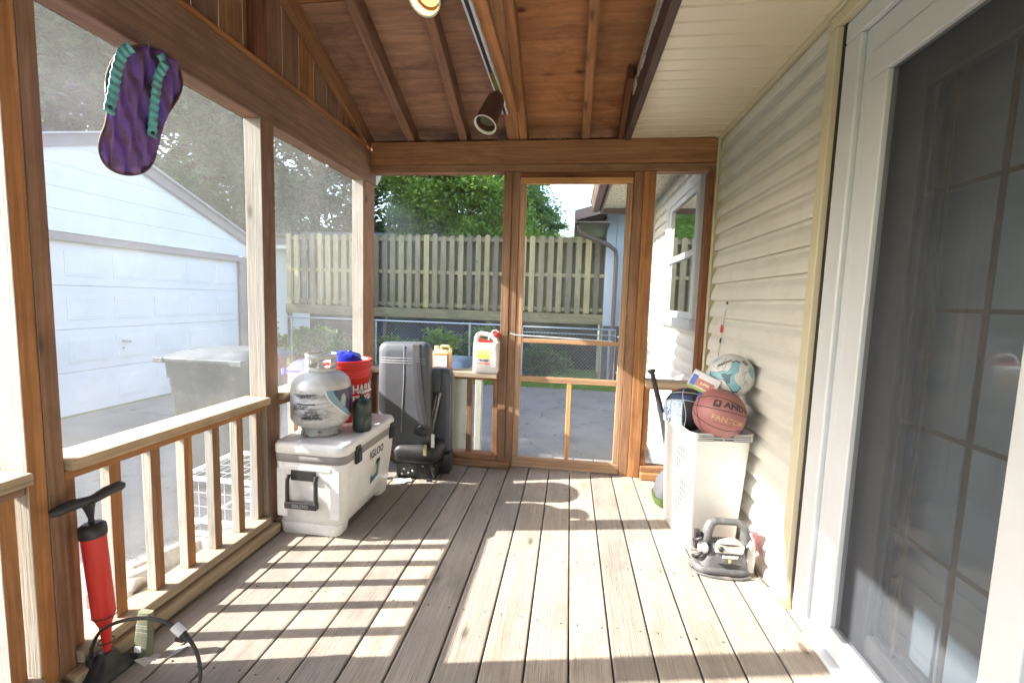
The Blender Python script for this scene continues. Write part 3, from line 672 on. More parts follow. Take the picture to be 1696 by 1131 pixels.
b=MB(); b.tube([(.09,8.9,2.76),(.11,8.95,2.62),(.3,9.05,2.52),(.72,9.25,2.39),(.87,9.38,2.3),(.90,9.42,2.15),(.90,9.45,-.35)],.045,8); b.build('downspout',M['brownmetal'],B2)
# ================================================================ far left house
B3=thing('far_house','low house with grey shingle roof partly hidden by the board fence','house',(-8.5,17,-.47))
b=MB(); b.box(-13,-4.7,16.3,19,-.47,3.0,'x'); b.build('wall',M['blue'],B3)
b=MB(); b.beam((-9.0,15.7,3.0),(-9.0,17.6,3.78),9.6,.06,(0,0,1)); b.build('roof',plain('grey_shingle',(.30,.30,.32),.9,var=.25,scale=6,bstr=.4),B3)
MB().box(-13.8,-4.2,15.62,15.66,2.88,3.02,'x').build('gutter',M['white'],B3)
# ================================================================ garage
Gx=-6.36
Gr=thing('garage','white detached garage with gable front and sectional door across the driveway','garage',(-8.9,5.4,-.47))
M['gwhite']=plain('garage_paint',(.67,.695,.72),.55,var=.06,scale=1.2,dirt=.28,dirtcol=(.5,.5,.48))
M['trim']=plain('taupe_trim',(.235,.20,.205),.6,var=.08,scale=3)
yr,zpk,sl_=5.37,3.19,.375
zg=lambda y: zpk-sl_*abs(y-yr)
b=MB()
for i in range(5):
    z0=1.90+i*.275; z1=z0+.271
    for s in (0,1):
        ya=2.72 if i==0 else yr-(zpk-z0)/sl_; yb=8.07 if i==0 else yr+(zpk-z0)/sl_
        break
    ya=max(1.65,yr-(zpk-z0)/sl_); yb=min(8.07,yr+(zpk-z0)/sl_)  # near side widened out of view so its shadow edge crosses the driveway
    yc=max(1.65,yr-(zpk-z1)/sl_); yd=min(8.07,yr+(zpk-z1)/sl_)
    if z1>zpk: poly=[(ya,z0),(yb,z0),(yr,zpk)]
    else: poly=[(ya,z0),(yb,z0),(yd,z1),(yc,z1)]
    b.prism(poly,Gx-.05,Gx,lambda u,v,w:(w,u,v))
b.build('gable_siding',M['gwhite'],Gr)
b=MB(); b.prism([(1.65,-.47),(8.06,-.47),(8.06,zg(8.06)-.02),(yr,zpk-.02),(1.65,zg(1.65)-.02)],-12.6,Gx-.16,lambda u,v,w:(w,u,v)); b.box(Gx-.16,Gx-.005,8.02,8.07,-.47,1.9,'z'); b.box(Gx-.16,Gx-.01,1.65,2.9,-.47,1.9,'z'); b.build('wall',M['gwhite'],Gr)
b=MB(); b.box(Gx-.02,Gx+.02,2.85,8.075,1.79,1.885,'y'); b.box(Gx-.02,Gx+.018,7.87,8.05,-.47,1.788,'z'); b.box(Gx-.02,Gx+.018,2.82,2.99,-.47,1.788,'z'); b.build('door_trim',M['trim'],Gr,bevel=.004)
b=MB()
for i in range(4):
    z0=-.462+i*.565; b.box(Gx-.10,Gx-.06,2.995,7.865,z0,z0+.559,'y')
    for j in range(8):
        y0=3.0+j*.6085+.075; b.box(Gx-.0615,Gx-.050,y0,y0+.46,z0+.12,z0+.44,'y'); b.box(Gx-.0515,Gx-.045,y0+.03,y0+.43,z0+.15,z0+.41,'y')
gdr=b.build('garage_door',M['gwhite'],Gr,bevel=.007,bseg=2)
b=MB(); b.tube([(Gx-.05,5.58,.46),(Gx-.0,5.58,.46),(Gx+.005,5.66,.45)],.013,8); b.lathe([(0,0),(.02,0),(.02,.02),(0,.02)],(Gx-.05,5.59,.35),8); b.build('handle',plain('door_handle',(.3,.28,.26),.4,.8),gdr)
b=MB()
for s in (1,-1):
    LL=3.0 if s>0 else 3.85; b.beam((Gx+.04,yr,zpk+.015),(Gx+.04,yr+s*LL,zpk+.015-sl_*LL),.04,.145)
b.build('rake_board',M['trim'],Gr,bevel=.003)
b=MB()
for s in (1,-1):
    LL=3.05 if s>0 else 3.9; b.beam((Gx+.045-3.3,yr,zpk+.10),(Gx+.045-3.3,yr+s*LL,zpk+.10-sl_*LL),6.75,.022)  # near slope lengthened, unseen, shaped for the shadow on the driveway
b.build('roof',plain('pale_drip_edge',(.42,.42,.43),.7,var=.1),Gr)
b=MB(); b.box(-6.5,-6.3,8.08,8.11,-.46,1.7,'z'); b.build('downspout',M['trim'],Gr,bevel=.01)
# ================================================================ objects
def mk_white_plastic(name,col=(.80,.80,.79),rough=.38,dirt=.12): return plain(name,col,rough,var=.03,scale=5,dirt=dirt,dirtcol=(.42,.38,.33),bstr=.05,bscale=120)
M['black']=plain('black_plastic',(.022,.022,.024),.45,var=.3,scale=15,bstr=.1,bscale=80,dirt=.15,dirtcol=(.12,.11,.1))
M['ink']=plain('ink',(.015,.015,.017),.5,var=0)
M['steel']=plain('steel',(.55,.55,.55),.35,.9,var=.15)
M['red']=plain('red_plastic',(.62,.03,.022),.35,var=.08,dirt=.08)
def dist(a,b): return (Vector(a)-Vector(b)).length
CAMP=Vector((0,0,1.22))
def cylfn(c,Rr,off=0.0,to=None,tilt=None):
    c=Vector(c); n_=(CAMP-c if to is None else Vector(to)); n_.z=0; n_.normalize(); r_=(-n_).cross(Vector((0,0,1))).normalized()
    def fn(u,v,w=0):
        a=u/Rr; return c+(Rr+off)*(n_*math.cos(a)+r_*math.sin(a))+Vector((0,0,v))
    return fn
def sphfn(c,Rr,off=.001,roll=0.0,lon0=0.0,lat0=0.0):
    c=Vector(c); n_=(CAMP-c).normalized(); r_=(-n_).cross(Vector((0,0,1))).normalized(); u_=r_.cross(-n_)
    if roll: q=Matrix.Rotation(roll,3,n_); r_=q@r_; u_=q@u_
    def fn(u,v,w=0):
        a=u/Rr+lon0; b=v/Rr+lat0; return c+(Rr+off)*(n_*math.cos(b)*math.cos(a)+r_*math.cos(b)*math.sin(a)+u_*math.sin(b))
    return fn
# ---------------- cooler
C=thing('cooler','long white ice chest with grey band and black latches standing by the left railing','cooler',(-1.25,2.29,0))
mw=mk_white_plastic('cooler_white',(.80,.80,.79),.38,.3)
b=MB(); cx,cy=-1.255,2.295
b.rrloft([(.055,cx-.01,cy,.165,.285,.05),(.062,cx-.01,cy,.172,.295,.05),(.15,cx-.006,cy,.178,.305,.05),(.30,cx,cy,.188,.317,.05),(.375,cx,cy,.190,.320,.05),(.385,cx,cy,.187,.317,.05)],k=7)
for y0,y1 in ((cy-.297,cy-.19),(cy+.19,cy+.297)): b.rrloft([(.0,cx-.012,(y0+y1)/2,.155,(y1-y0)/2-.004,.03),(.008,cx-.012,(y0+y1)/2,.162,(y1-y0)/2,.035),(.06,cx-.01,(y0+y1)/2,.170,(y1-y0)/2,.035)],k=5)
body=b.build('body',mw,C)
# raised rails on the near end and side
b=MB(); b.box(cx-.17,cx-.115,cy-.3195,cy-.31,.10,.35,'z'); b.box(cx+.115,cx+.165,cy-.3195,cy-.308,.10,.35,'z'); b.box(cx-.12,cx+.12,cy-.3235,cy-.31,.345,.368,'x'); b.build('end_ribs',mw,body,bevel=.006,bseg=3)
b=MB(); b.rrloft([(.383,cx,cy,.189,.319,.05),(.386,cx,cy,.193,.323,.05),(.424,cx,cy,.193,.323,.05),(.427,cx,cy,.189,.319,.05)],k=7); b.build('grey_band',plain('grey_band',(.26,.25,.245),.5),C)
b=MB(); b.rrloft([(.425,cx,cy,.190,.320,.05),(.430,cx,cy,.197,.327,.055),(.462,cx,cy,.197,.327,.055),(.478,cx,cy,.188,.318,.05),(.482,cx,cy,.176,.306,.045),(.4805,cx,cy,.168,.298,.04),(.4775,cx,cy,.165,.295,.04)],k=7)
lid=b.build('lid',mw,C)
b=MB()
for yc in (cy-.19,cy+.245):
    b.box(cx+.188,cx+.204,yc-.022,yc+.022,.36,.445,'z'); b.box(cx+.203,cx+.211,yc-.017,yc+.017,.37,.425,'z')
    o=MB(); o.box(cx+.188,cx+.206,yc-.024,yc+.024,.355,.448,'z'); o.box(cx+.2055,cx+.214,yc-.018,yc+.018,.362,.43,'z'); o.build('latch',M['black'],C,bevel=.006,bseg=3)
b=MB(); b.box(cx-.09,cx+.04,cy-.325,cy-.317,.293,.345,'x'); brk=b.build('handle_bracket',M['black'],C,bevel=.003)
b=MB(); hx0,hx1=cx-.098,cx+.048; yy=cy-.338
b.tube([(hx0,yy+.012,.322),(hx0-.002,yy,.30),(hx0-.004,yy,.175)],.0105,8); b.tube([(hx1,yy+.012,.322),(hx1+.002,yy,.30),(hx1+.004,yy,.175)],.0105,8)
b.box(hx0-.012,hx1+.012,yy-.014,yy+.012,.158,.190,'x'); hd=b.build('handle',M['black'],C,bevel=.003)
text('lettering','IGLOO',.022,plain('grey_print',(.15,.15,.15),.5),C,lambda u,v,w:(cx-.025+u,yy-.0148,.174+v),off=.001,sx=1.25)
xs_=cx+.1885+.0025
text('lettering','IGLOO',.062,M['ink'],C,lambda u,v,w:(xs_+.0015+(v*.02),cy+.05+u,.335+v),off=.0006,sx=.92)
stk=[(-.055,-.075),(.045,-.055),(.05,.05),(.005,.05),(-.06,-.02)]
def skf(u,v,w=0): return (xs_-.002+.0022+(.235+v-.1)*.045*.5,cy+.05+u,.235+v)
def sidex(z): # cooler right side surface
    zs=[.062,.15,.30,.375]; xv=[cx-.01+.172,cx-.006+.178,cx+.188,cx+.19]
    return float(np.interp(z,zs,xv))
def skf(u,v,w=0,o=.0018): return (sidex(.235+v)+o,cy+.05+u,.235+v)
decal('sticker',stk,plain('sticker_cream',(.62,.58,.42),.4),C,skf,1)
decal('sticker_sea',[(-.055,-.075),(.045,-.055),(.047,-.01),(.01,-.03),(-.03,-.035),(-.058,-.03)],plain('sticker_blue',(.03,.16,.27),.4),C,lambda u,v,w=0:skf(u,v,0,.0026),1)
decal('sticker_panel',[(.012,-.025),(.047,-.012),(.049,.03),(.014,.03)],plain('sticker_teal',(.10,.27,.33),.4),C,lambda u,v,w=0:skf(u,v,0,.0033),1)
decal('sticker_header',[(.0,.02),(.049,.03),(.05,.05),(.005,.05)],M['ink'],C,lambda u,v,w=0:skf(u,v,0,.0038),1)
# drain dimple on the lid
MB().lathe([(0,.006),(.02,.004),(.028,0)],(cx-.06,cy-.27,.4765),16).build('dimple',mw,lid)
# ---------------- propane tank
tx,ty,tz=-1.305,2.185,.4815
def rusty(name,col,amount=.5,zlo=None):
    g=G(name); tc=g.n('TexCoord').outputs['Object']; sp=g.n('SeparateXYZ',{0:g.n('NewGeometry').outputs['Position']}).outputs[2]
    n1=g.n('TexNoise',{'Vector':tc,'Scale':9,'Detail':8,'Roughness':.7}).outputs[0]; n2=g.n('TexNoise',{'Vector':tc,'Scale':26,'Detail':8,'Roughness':.75}).outputs[0]
    c=g.mix(g.ramp(n1,[(.4,0.0),(.7,1.0)]),col,tuple(a*.72 for a in col))
    low=g.n('MapRange',{0:sp,1:tz+.11,2:tz+.0,3:0.0,4:.2}).outputs[0]
    c=g.mix(g.ramp(g.math('ADD',n2,low),[(.71,0.0),(.76,1.0)]),c,(.16,.055,.02))
    c=g.mix(g.ramp(g.math('ADD',n1,g.math('MULTIPLY',low,.5)),[(.72,0.0),(.78,amount)]),c,(.05,.045,.04))
    g.bsdf(c,.38,.15,bump=n2,bstr=.1); return g.m
T_=thing('propane_tank','dirty silver propane tank with worn label standing on the near end of the cooler','propane tank',(tx,ty,tz))
mt=rusty('tank_paint',(.60,.60,.57))
Rt=.150
prof=[(.0,.032),(.06,.032),(.105,.042),(.135,.062),(.147,.085),(Rt,.105),(Rt,.25),(.148,.27),(.138,.295),(.115,.318),(.08,.335),(.04,.343),(0,.345)]
b=MB(); b.lathe(prof,(tx,ty,tz),56); tb=b.build('tank_body',mt,T_)
b=MB(); b.lathe([(.098,.0),(.104,.0),(.106,.01),(.101,.012),(.101,.045),(.096,.045),(.096,.004),(.098,0)],(tx,ty,tz),48,cap=False); b.build('foot_ring',mt,T_)
# collar with hand holes
b=MB(); z0=tz+.328; n_=(CAMP-Vector((tx,ty,0))); a0=math.atan2(n_.y,n_.x)
def arc(b,a1,a2,za,zb,ro=.078,ri=.074,k=14):
    A_=[a1+(a2-a1)*i/k for i in range(k+1)]
    vs=[(tx+r_*math.cos(a),ty+r_*math.sin(a),z) for a in A_ for r_,z in ((ro,za),(ro,zb),(ri,zb),(ri,za))]
    fs=[(i*4+j,i*4+(j+1)%4,(i+1)*4+(j+1)%4,(i+1)*4+j) for i in range(k) for j in range(4)]+[(0,3,2,1),(k*4,k*4+1,k*4+2,k*4+3)]
    b.add(vs,fs,sm=True)
arc(b,a0-math.pi,a0+math.pi-.8,z0,z0+.030,k=44); arc(b,a0-math.pi,a0+math.pi-.8,z0+.070,z0+.098,k=44)
for aa,bb in ((a0-3.14,a0-2.4),(a0-1.5,a0-.75),(a0+.62,a0+2.34)): arc(b,aa,bb,z0+.0295,z0+.0705)
b.build('collar',mt,T_)
b=MB(); b.lathe([(0,0),(.018,0),(.018,.03),(.012,.034),(.012,.05),(.024,.052),(.024,.062),(0,.064)],(tx,ty,tz+.343),16); b.tube([(tx,ty,tz+.365),(tx+n_.x*.03,ty+n_.y*.03,tz+.366)],.014,10); b.build('valve',plain('valve_grey',(.32,.32,.30),.4,.6),T_)
MB().lathe([(0,0),(.006,0),(.006,.01),(0,.01)],(tx+.036,ty-.028,tz+.365),10).build('valve_cap',M['red'],T_)
cf=cylfn((tx,ty,tz+.175),Rt,.0012)
def grimy(name,col):
    g=G(name); tc=g.n('TexCoord').outputs['Object']
    n1=g.n('TexNoise',{'Vector':g.n('Mapping',{0:tc,3:(5,5,16)}).outputs[0],'Scale':1.6,'Detail':8,'Roughness':.75,'Distortion':.6}).outputs[0]
    n2=g.n('TexNoise',{'Vector':tc,'Scale':4,'Detail':6}).outputs[0]
    c=g.mix(g.ramp(n1,[(.48,0.0),(.66,.9)]),col,(.05,.045,.04)); c=g.mix(g.ramp(n2,[(.35,.35),(.55,0.0)]),c,(.42,.40,.37))
    g.bsdf(c,.45); return g.m
ml=grimy('label_grey',(.60,.60,.60))
def band(u0,u1,v0f,v1f,k=22): 
    us=[u0+(u1-u0)*i/k for i in range(k+1)]
    return [(u,v0f(u)) for u in us]+[(u,v1f(u)) for u in us[::-1]]
def gridpatch(name,u0,u1,v0f,v1f,mat,parent,fn,nu=28,nv=6):
    vs=[];fs=[]
    for i in range(nu+1):
        u=u0+(u1-u0)*i/nu; a,c_=v0f(u),v1f(u)
        for j in range(nv+1): vs.append(tuple(fn(u,a+(c_-a)*j/nv)))
    for i in range(nu):
        for j in range(nv): q=i*(nv+1)+j; fs.append((q,q+nv+1,q+nv+2,q+1))
    b=MB(); b.add(vs,fs,sm=True); return b.build(name,mat,parent,recalc=False)
gridpatch('label',-.235,.235,lambda u:-.085,lambda u:.075,ml,T_,cf)
cu_=lambda u,k0:max(-.08,.075-(max(0,u-k0)/.11)**.62*.135) if u>k0 else .075
cf2=cylfn((tx,ty,tz+.175),Rt,.0020); cf3=cylfn((tx,ty,tz+.175),Rt,.0028)
gridpatch('label_blue_band',.02,.235,lambda u:cu_(u,.02),lambda u:.0745,plain('label_lightblue',(.22,.38,.48),.45,dirt=.3),T_,cf2)
gridpatch('label_dark_band',.056,.235,lambda u:min(.074,cu_(u,.056)+.004),lambda u:.074,plain('label_navy',(.045,.05,.12),.45,dirt=.5,dirtcol=(.3,.25,.25),scale=20),T_,cf3)
gridpatch('label_edge',.012,.235,lambda u:cu_(u,.012)-.002,lambda u:cu_(u,.02)+.001,plain('label_white',(.75,.75,.74),.5),T_,cf3,nv=1)
fo=cylfn((tx,ty,tz+.175),Rt,.0036)
decal('label_picture',[(.098,-.02),(.115,-.028),(.13,-.01),(.132,.03),(.118,.055),(.104,.04),(.095,.015)],plain('label_photo',(.38,.45,.42),.5,var=.4,scale=60),T_,fo,1)
for i,(u0,v0,s_) in enumerate(((-.09,.055,'CAUTION FLAMMABLE'),(-.09,.046,'PROPANE GAS'),(-.055,-.035,'WARNING'),(-.05,-.047,'KEEP UPRIGHT'),(-.05,-.058,'CLOSE VALVE'),(-.05,-.069,'WHEN NOT IN USE'),(-.12,-.005,'DO NOT USE NEAR'),(-.12,-.016,'OPEN FLAME'))):
    text('lettering',s_,.0125,M['ink'],T_,lambda u,v,w,u0=u0,v0=v0:cf2(u0+u,v0+v),off=.0004)
for (u0,u1,v0,v1) in ((-.115,-.062,.058,.0595),(-.115,-.062,.050,.0515),(-.115,-.062,.040,.0415),(-.075,-.02,-.030,-.0285),(-.075,-.02,-.052,-.0505),(-.075,-.073,-.052,-.0285),(-.022,-.02,-.052,-.0285),(-.13,-.03,.004,.010),(-.10,-.005,-.066,-.061)):
    gridpatch('label_rule',u0,u1,lambda u,v0=v0:v0,lambda u,v1=v1:v1,M['ink'],T_,cf2,8,1)
# ---------------- small green cylinder
gx,gy,gz=-1.112,2.262,.4785
Gc=thing('gas_canister','small dark green camping gas cylinder standing on the cooler right of the tank','gas canister',(gx,gy,gz))
mg=plain('dark_green_enamel',(.022,.040,.030),.35,var=.2,dirt=.1)
MB().lathe([(0,.0),(.044,.0),(.048,.006),(.048,.012),(.0505,.018),(.0505,.075),(.0485,.08),(.0485,.084),(.0505,.089),(.0505,.145),(.047,.162),(.037,.175),(.022,.181),(.016,.182),(0,.182)],(gx,gy,gz),36).build('canister_body',mg,Gc)
MB().lathe([(0,0),(.014,0),(.015,.004),(.011,.006),(.011,.017),(.013,.019),(.0,.02)],(gx,gy,gz+.182),16).build('valve',M['black'],Gc)
# ---------------- red bucket
bx,by,bz=-1.325,2.49,.4785
Bk=thing('bucket','tall red plastic bucket stuffed with a blue bag standing on the cooler behind the tank','bucket',(bx,by,bz))
rb=lambda z:.128+.016*z/.36
pr_=[(0,0),(.122,0),(.128,.004),(rb(.255),.255),(rb(.255)+.006,.257),(rb(.27)+.006,.270),(rb(.28)+.002,.274),(rb(.285)+.002,.285),(rb(.29)+.007,.288),(rb(.3)+.007,.298),(rb(.3)+.002,.301),(rb(.31)+.002,.312),(rb(.32)+.008,.315),(rb(.33)+.008,.328),(rb(.34)+.003,.331),(rb(.35)+.003,.347),(rb(.35)+.008,.350),(rb(.36)+.008,.360),(rb(.36)-.003,.360),(rb(.33)-.003,.33),(rb(.2)-.004,.2),(0,.19)]
MB().lathe(pr_,(bx,by,bz),48).build('bucket_body',M['red'],Bk)
wh=plain('white_print',(.82,.82,.80),.5,var=.02)
cb=cylfn((bx,by,bz+.0),.139,.0016)
text('lettering','HARBOR',.070,wh,Bk,lambda u,v,w:cb(.032+u,.192+v),off=.0022,sx=.78,align='LEFT')
text('lettering','FREIGHT',.052,wh,Bk,lambda u,v,w:cb(.032+u,.135+v),off=.0016,sx=.9,align='LEFT')
b=MB(); pts=[]
for i in range(15):
    a=-1.35+2.7*i/14; p=cylfn((bx,by,bz),.150)(a*.150,.262-.105*math.cos(a*1.05)+.02); pts.append(p)
b.tube(pts,.002,6); b.build('bail_wire',M['steel'],Bk)
p=cylfn((bx,by,bz),.158)(.158*.55,.175); q=cylfn((bx,by,bz),.158)(.158*1.0,.185)
MB().tube([p,q],.009,10).build('bail_grip',wh,Bk)
# blue bag
b=MB(); k=22; rs=[]
for j in range(7):
    t=j/6; ring=[]
    for i in range(k):
        a=2*math.pi*i/k; r_=(.128-.05*t**1.5)*(1+.10*mnoise.noise(Vector((math.cos(a)*2,math.sin(a)*2,t*3)))+.05*math.sin(5*a+t*4))
        if j==6: r_*=.45
        ring.append((bx-.015+r_*math.cos(a),by+r_*math.sin(a)*.8,bz+.315+.085*t+.022*mnoise.noise(Vector((math.cos(a)*3,math.sin(a)*3,t*5+2)))))
    rs.append(ring)
b.rings(rs); tag(b.build('plastic_bag',plain('blue_bag',(.02,.03,.42),.28,var=.4,scale=18,bstr=.8,bscale=22)),'crumpled shiny blue plastic bag stuffed in the top of the red bucket','bag')
# ---------------- van seats
M['leather']=plain('grey_leather',(.08,.088,.10),.42,var=.14,scale=5,bstr=.22,bscale=140,dirt=.12,dirtcol=(.2,.19,.18))
M['thread']=plain('pale_piping',(.26,.27,.28),.5); M['belt']=plain('belt_webbing',(.045,.045,.05),.6,bstr=.3,bscale=200)
S1=thing('vehicle_seat','grey leather vehicle seat with belt, tall backrest facing the camera behind the cooler','vehicle seat',(-1.05,2.86,0))
Tm=Matrix.Translation((-1.086,2.90,.56))@Matrix.Rotation(R(-1.6),4,'Y')@Matrix.Rotation(R(86.5),4,'X')
b=MB(); hx,hy=.177,.355
b.rrloft([(-.02,0,0,hx-.03,hy-.03,.05),(-.005,0,0,hx-.006,hy-.006,.06),(.02,0,0,hx,hy,.06),(.075,0,0,hx,hy,.055),(.098,0,0,hx-.006,hy-.006,.05),(.110,0,0,hx-.03,hy-.03,.04),(.113,0,0,hx-.06,hy-.06,.03)],k=6,T=Tm)
bk=b.build('backrest',M['leather'],S1)
b=MB(); f_=lambda u,v,w=.114:Tm@Vector((u,v,w))
b.tube([f_(.012,.33,.113),f_(.010,.1,.1145),f_(-.008,-.25,.1145)],.0028,6)
for v in (.245,.228,.213): b.tube([f_(-.172,v+.006,.085),f_(-.15,v+.004,.1105),f_(0,v,.1145),f_(.15,v-.004,.1105),f_(.172,v-.006,.085)],.0026,6)
b.build('seam_piping',M['thread'],bk)
def ribbon(name,pts,wd,mat,parent,th=.002):
    b=MB()
    for a,c_ in zip(pts[:-1],pts[1:]):
        b.beam(a,c_,wd,th,up=(0,-1,0))
    return b.build(name,mat,parent,bevel=.0008)
ribbon('seat_belt',[f_(.095,.352,.075),f_(.095,.335,.118),f_(.10,.2,.121),f_(.115,-.02,.122),f_(.15,-.245,.123)],.047,M['belt'],S1)
ribbon('seat_belt',[f_(.112,.22,.124),f_(.135,0,.127),f_(.172,-.19,.130)],.030,plain('belt_dark',(.02,.02,.024),.6),S1)
b=MB(); b.rrloft([(.0,0,0,.03,.04,.015),(.012,0,0,.038,.046,.02),(.045,0,0,.036,.044,.02),(.055,0,0,.025,.03,.015)],T=Matrix.Translation((-.935,2.74,.325))@Matrix.Rotation(R(20),4,'Y')); b.tube([(-.975,2.74,.35),(-.90,2.735,.34)],.03,10); b.build('belt_retractor',M['black'],S1)
b=MB(); b.rrloft([(.125,-.985,2.875,.15,.13,.05),(.14,-.985,2.875,.162,.142,.06),(.20,-.985,2.875,.165,.145,.06),(.235,-.985,2.875,.15,.13,.06),(.245,-.985,2.875,.10,.09,.05)],k=6); b.build('seat_cushion',M['black'],S1)
b=MB(); b.rrloft([(.004,-.99,2.88,.135,.10,.02),(.12,-.98,2.88,.15,.12,.03)],k=3); b.box(-1.14,-.84,2.752,2.762,.105,.122,'x'); b.beam((-.87,2.75,.12),(-.845,2.745,.03),.018,.01,(0,-1,0)); b.box(-.90,-.86,2.745,2.755,.0,.02,'x'); b.build('seat_base',M['black'],S1,bevel=.003)
b=MB()
for xx,zz in ((-1.06,.07),(-1.03,.045),(-1.075,.035),(-.93,.10),(-.86,.085),(-1.0,.06)): b.lathe([(0,0),(.007,0),(.008,.004),(0,.006)],(0,0,0),10,T=Matrix.Translation((xx,2.765,zz))@Matrix.Rotation(R(90),4,'X'))
b.build('bolts',M['steel'],S1)
MB().box(-.915,-.893,2.722,2.727,.185,.26,'z').build('latch_plate',plain('brass_plate',(.55,.45,.2),.4,.5),S1,bevel=.004)
MB().box(-.868,-.845,2.735,2.737,.24,.33,'z').build('paper_tag',wh,S1)
S2=thing('vehicle_seat','second grey leather seat back standing edge-on between the first seat and the railing','vehicle seat',(-.86,2.97,0))
Tm2=Matrix.Translation((-.888,2.985,.43))@Matrix.Rotation(R(-1),4,'Y')@Matrix.Rotation(R(88),4,'X')
b=MB(); hx,hy=.098,.30
b.rrloft([(-.03,0,0,hx-.02,hy-.02,.04),(-.012,0,0,hx,hy,.05),(.03,0,0,hx,hy,.05),(.046,0,0,hx-.02,hy-.02,.04),(.048,0,0,hx-.04,hy-.04,.03)],k=6,T=Tm2); b2=b.build('backrest',M['leather'],S2)
b=MB(); b.tube([Tm2@Vector((.085,.28,.035)),Tm2@Vector((.09,0,.038)),Tm2@Vector((.085,-.27,.035))],.003,6); b.build('seam_piping',M['thread'],b2)
b=MB(); b.prism([(-.955,.72),(-.87,.725),(-.862,.65),(-.872,.55),(-.95,.60)],2.918,2.93,lambda u,v,w:(u,w,v)); b.build('fabric_flap',M['leather'],S2,bevel=.004)
b=MB(); b.tube([(-.862,2.905,.575),(-.93,2.885,.21)],.013,8); b.tube([(-.885,2.905,.55),(-.945,2.885,.25)],.008,8); b.build('support_strut',plain('grey_steel',(.2,.2,.2),.35,.8),S2)
b=MB(); b.rrloft([(.0,-.845,2.96,.055,.06,.02),(.10,-.845,2.96,.065,.075,.02),(.14,-.85,2.96,.06,.07,.02)],k=3); b.build('seat_base',M['black'],S2)
b=MB()
for i,(x_,y_,a_) in enumerate(((-1.09,2.74,.3),(-1.06,2.70,-.2),(-1.03,2.72,.6))):
    T=Matrix.Translation((x_,y_,.003+.003*i))@Matrix.Rotation(a_,4,'Z')@Matrix.Rotation(.05*i,4,'X'); b.box(-.035,.035,-.02,.02,0,.002,'x',T)
tag(b.build('paper_scraps',wh),'torn white paper scraps lying on the deck under the seat base','paper')
# ---------------- jugs on the rail
ja=thing('jug','small translucent jug of amber liquid with white label on the back railing','jug',(-.905,3.10,.70))
mj=plain('amber_liquid',(.50,.24,.11),.3,var=.2); mj2=plain('jug_plastic',(.72,.56,.26),.35,var=.1)
b=MB(); jx,jy=-.908,3.105
b.rrloft([(.7005,jx,jy,.060,.040,.02),(.706,jx,jy,.065,.045,.02),(.815,jx,jy,.065,.045,.02),(.822,jx,jy,.064,.044,.02)],k=5); b.build('liquid_body',mj,ja)
b=MB(); b.rrloft([(.8215,jx,jy,.0645,.0445,.02),(.832,jx,jy,.062,.043,.02),(.846,jx-.012,jy,.042,.032,.02),(.850,jx-.03,jy,.020,.020,.015)],k=5); b.tube([(jx-.018,jy,.842),(jx-.004,jy,.872),(jx+.045,jy,.872),(jx+.060,jy,.855),(jx+.058,jy,.825)],.011,8); b.build('jug_top',mj2,ja)
MB().lathe([(0,0),(.017,0),(.018,.02),(.016,.024),(0,.024)],(jx-.042,jy,.848),16).build('cap',plain('yellowed_cap',(.75,.66,.40),.4),ja)
MB().box(jx-.05,jx+.046,jy-.0468,jy-.0458,.728,.808,'x').build('label',wh,ja)
for z_,s_ in ((.797,'BAR & CHAIN'),(.787,'OIL'),(.752,'NET 32 FL OZ'),(.742,'946 ML')): text('lettering',s_,.0085,M['ink'],ja,lambda u,v,w,z_=z_:(jx-.044+u,jy-.0474,z_+v),align='LEFT')
jb=thing('jug','big white jug with red sprayer and yellow picture label beside the door post','jug',(-.575,3.10,.70))
b=MB(); kx,ky=-.580,3.105; mwj=mk_white_plastic('jug_white',(.80,.78,.74),.35,.05)
b.rrloft([(.7005,kx,ky,.086,.055,.03),(.708,kx,ky,.092,.061,.03),(.880,kx,ky,.093,.062,.03),(.905,kx,ky,.091,.060,.03),(.914,kx,ky,.080,.050,.025)],k=6)
b.rrloft([(.90,kx-.078,ky,.015,.024,.010),(.95,kx-.076,ky,.015,.022,.010),(.968,kx-.066,ky,.013,.02,.009)],k=4)
b.tube([(kx-.078,ky,.94),(kx-.068,ky,.965),(kx-.045,ky,.975),(kx+.02,ky,.968),(kx+.06,ky,.945),(kx+.08,ky,.905)],[.015,.016,.016,.017,.020,.02],10)
b.tube([(kx+.01,ky-.03,.905),(kx+.022,ky-.026,.965)],.0045,6)
b.build('jug_body',mwj,jb)
b=MB(); b.tube([(kx-.055,ky-.028,.925),(kx+.05,ky-.028,.918)],[.017,.011],10); b.lathe([(0,0),(.022,0),(.023,.022),(.018,.028),(0,.028)],(kx+.068,ky,.955),16); b.tube([(kx+.05,ky-.01,.975),(kx+.088,ky-.01,.992)],.012,8); b.build('sprayer',M['red'],jb)
MB().tube([(kx+.03,ky-.02,.975),(kx+.045,ky-.02,1.0),(kx+.065,ky-.02,1.005),(kx+.085,ky-.02,.99)],.0035,6).build('sprayer_hook',wh,jb)
yl=ky-.0632
for (x0,x1,z0,z1,col,nm) in ((-.058,.034,.835,.868,(.80,.62,.25),'label_top'),(-.058,.034,.805,.8345,(.85,.55,.10),'label_picture'),(-.005,.034,.762,.774,(.70,.10,.05),'label_red_bar'),(.040,.076,.745,.862,(.55,.57,.58),'label_small_print')):
    MB().box(kx+x0,kx+x1,yl,yl+.001,z0,z1,'x').build(nm,plain(nm+'_ink',col,.5,var=.25,scale=60),jb)
text('lettering','HOME',.020,M['ink'],jb,lambda u,v,w:(kx-.012+u,yl-.0008,.790+v),off=.0008,sx=1.3)
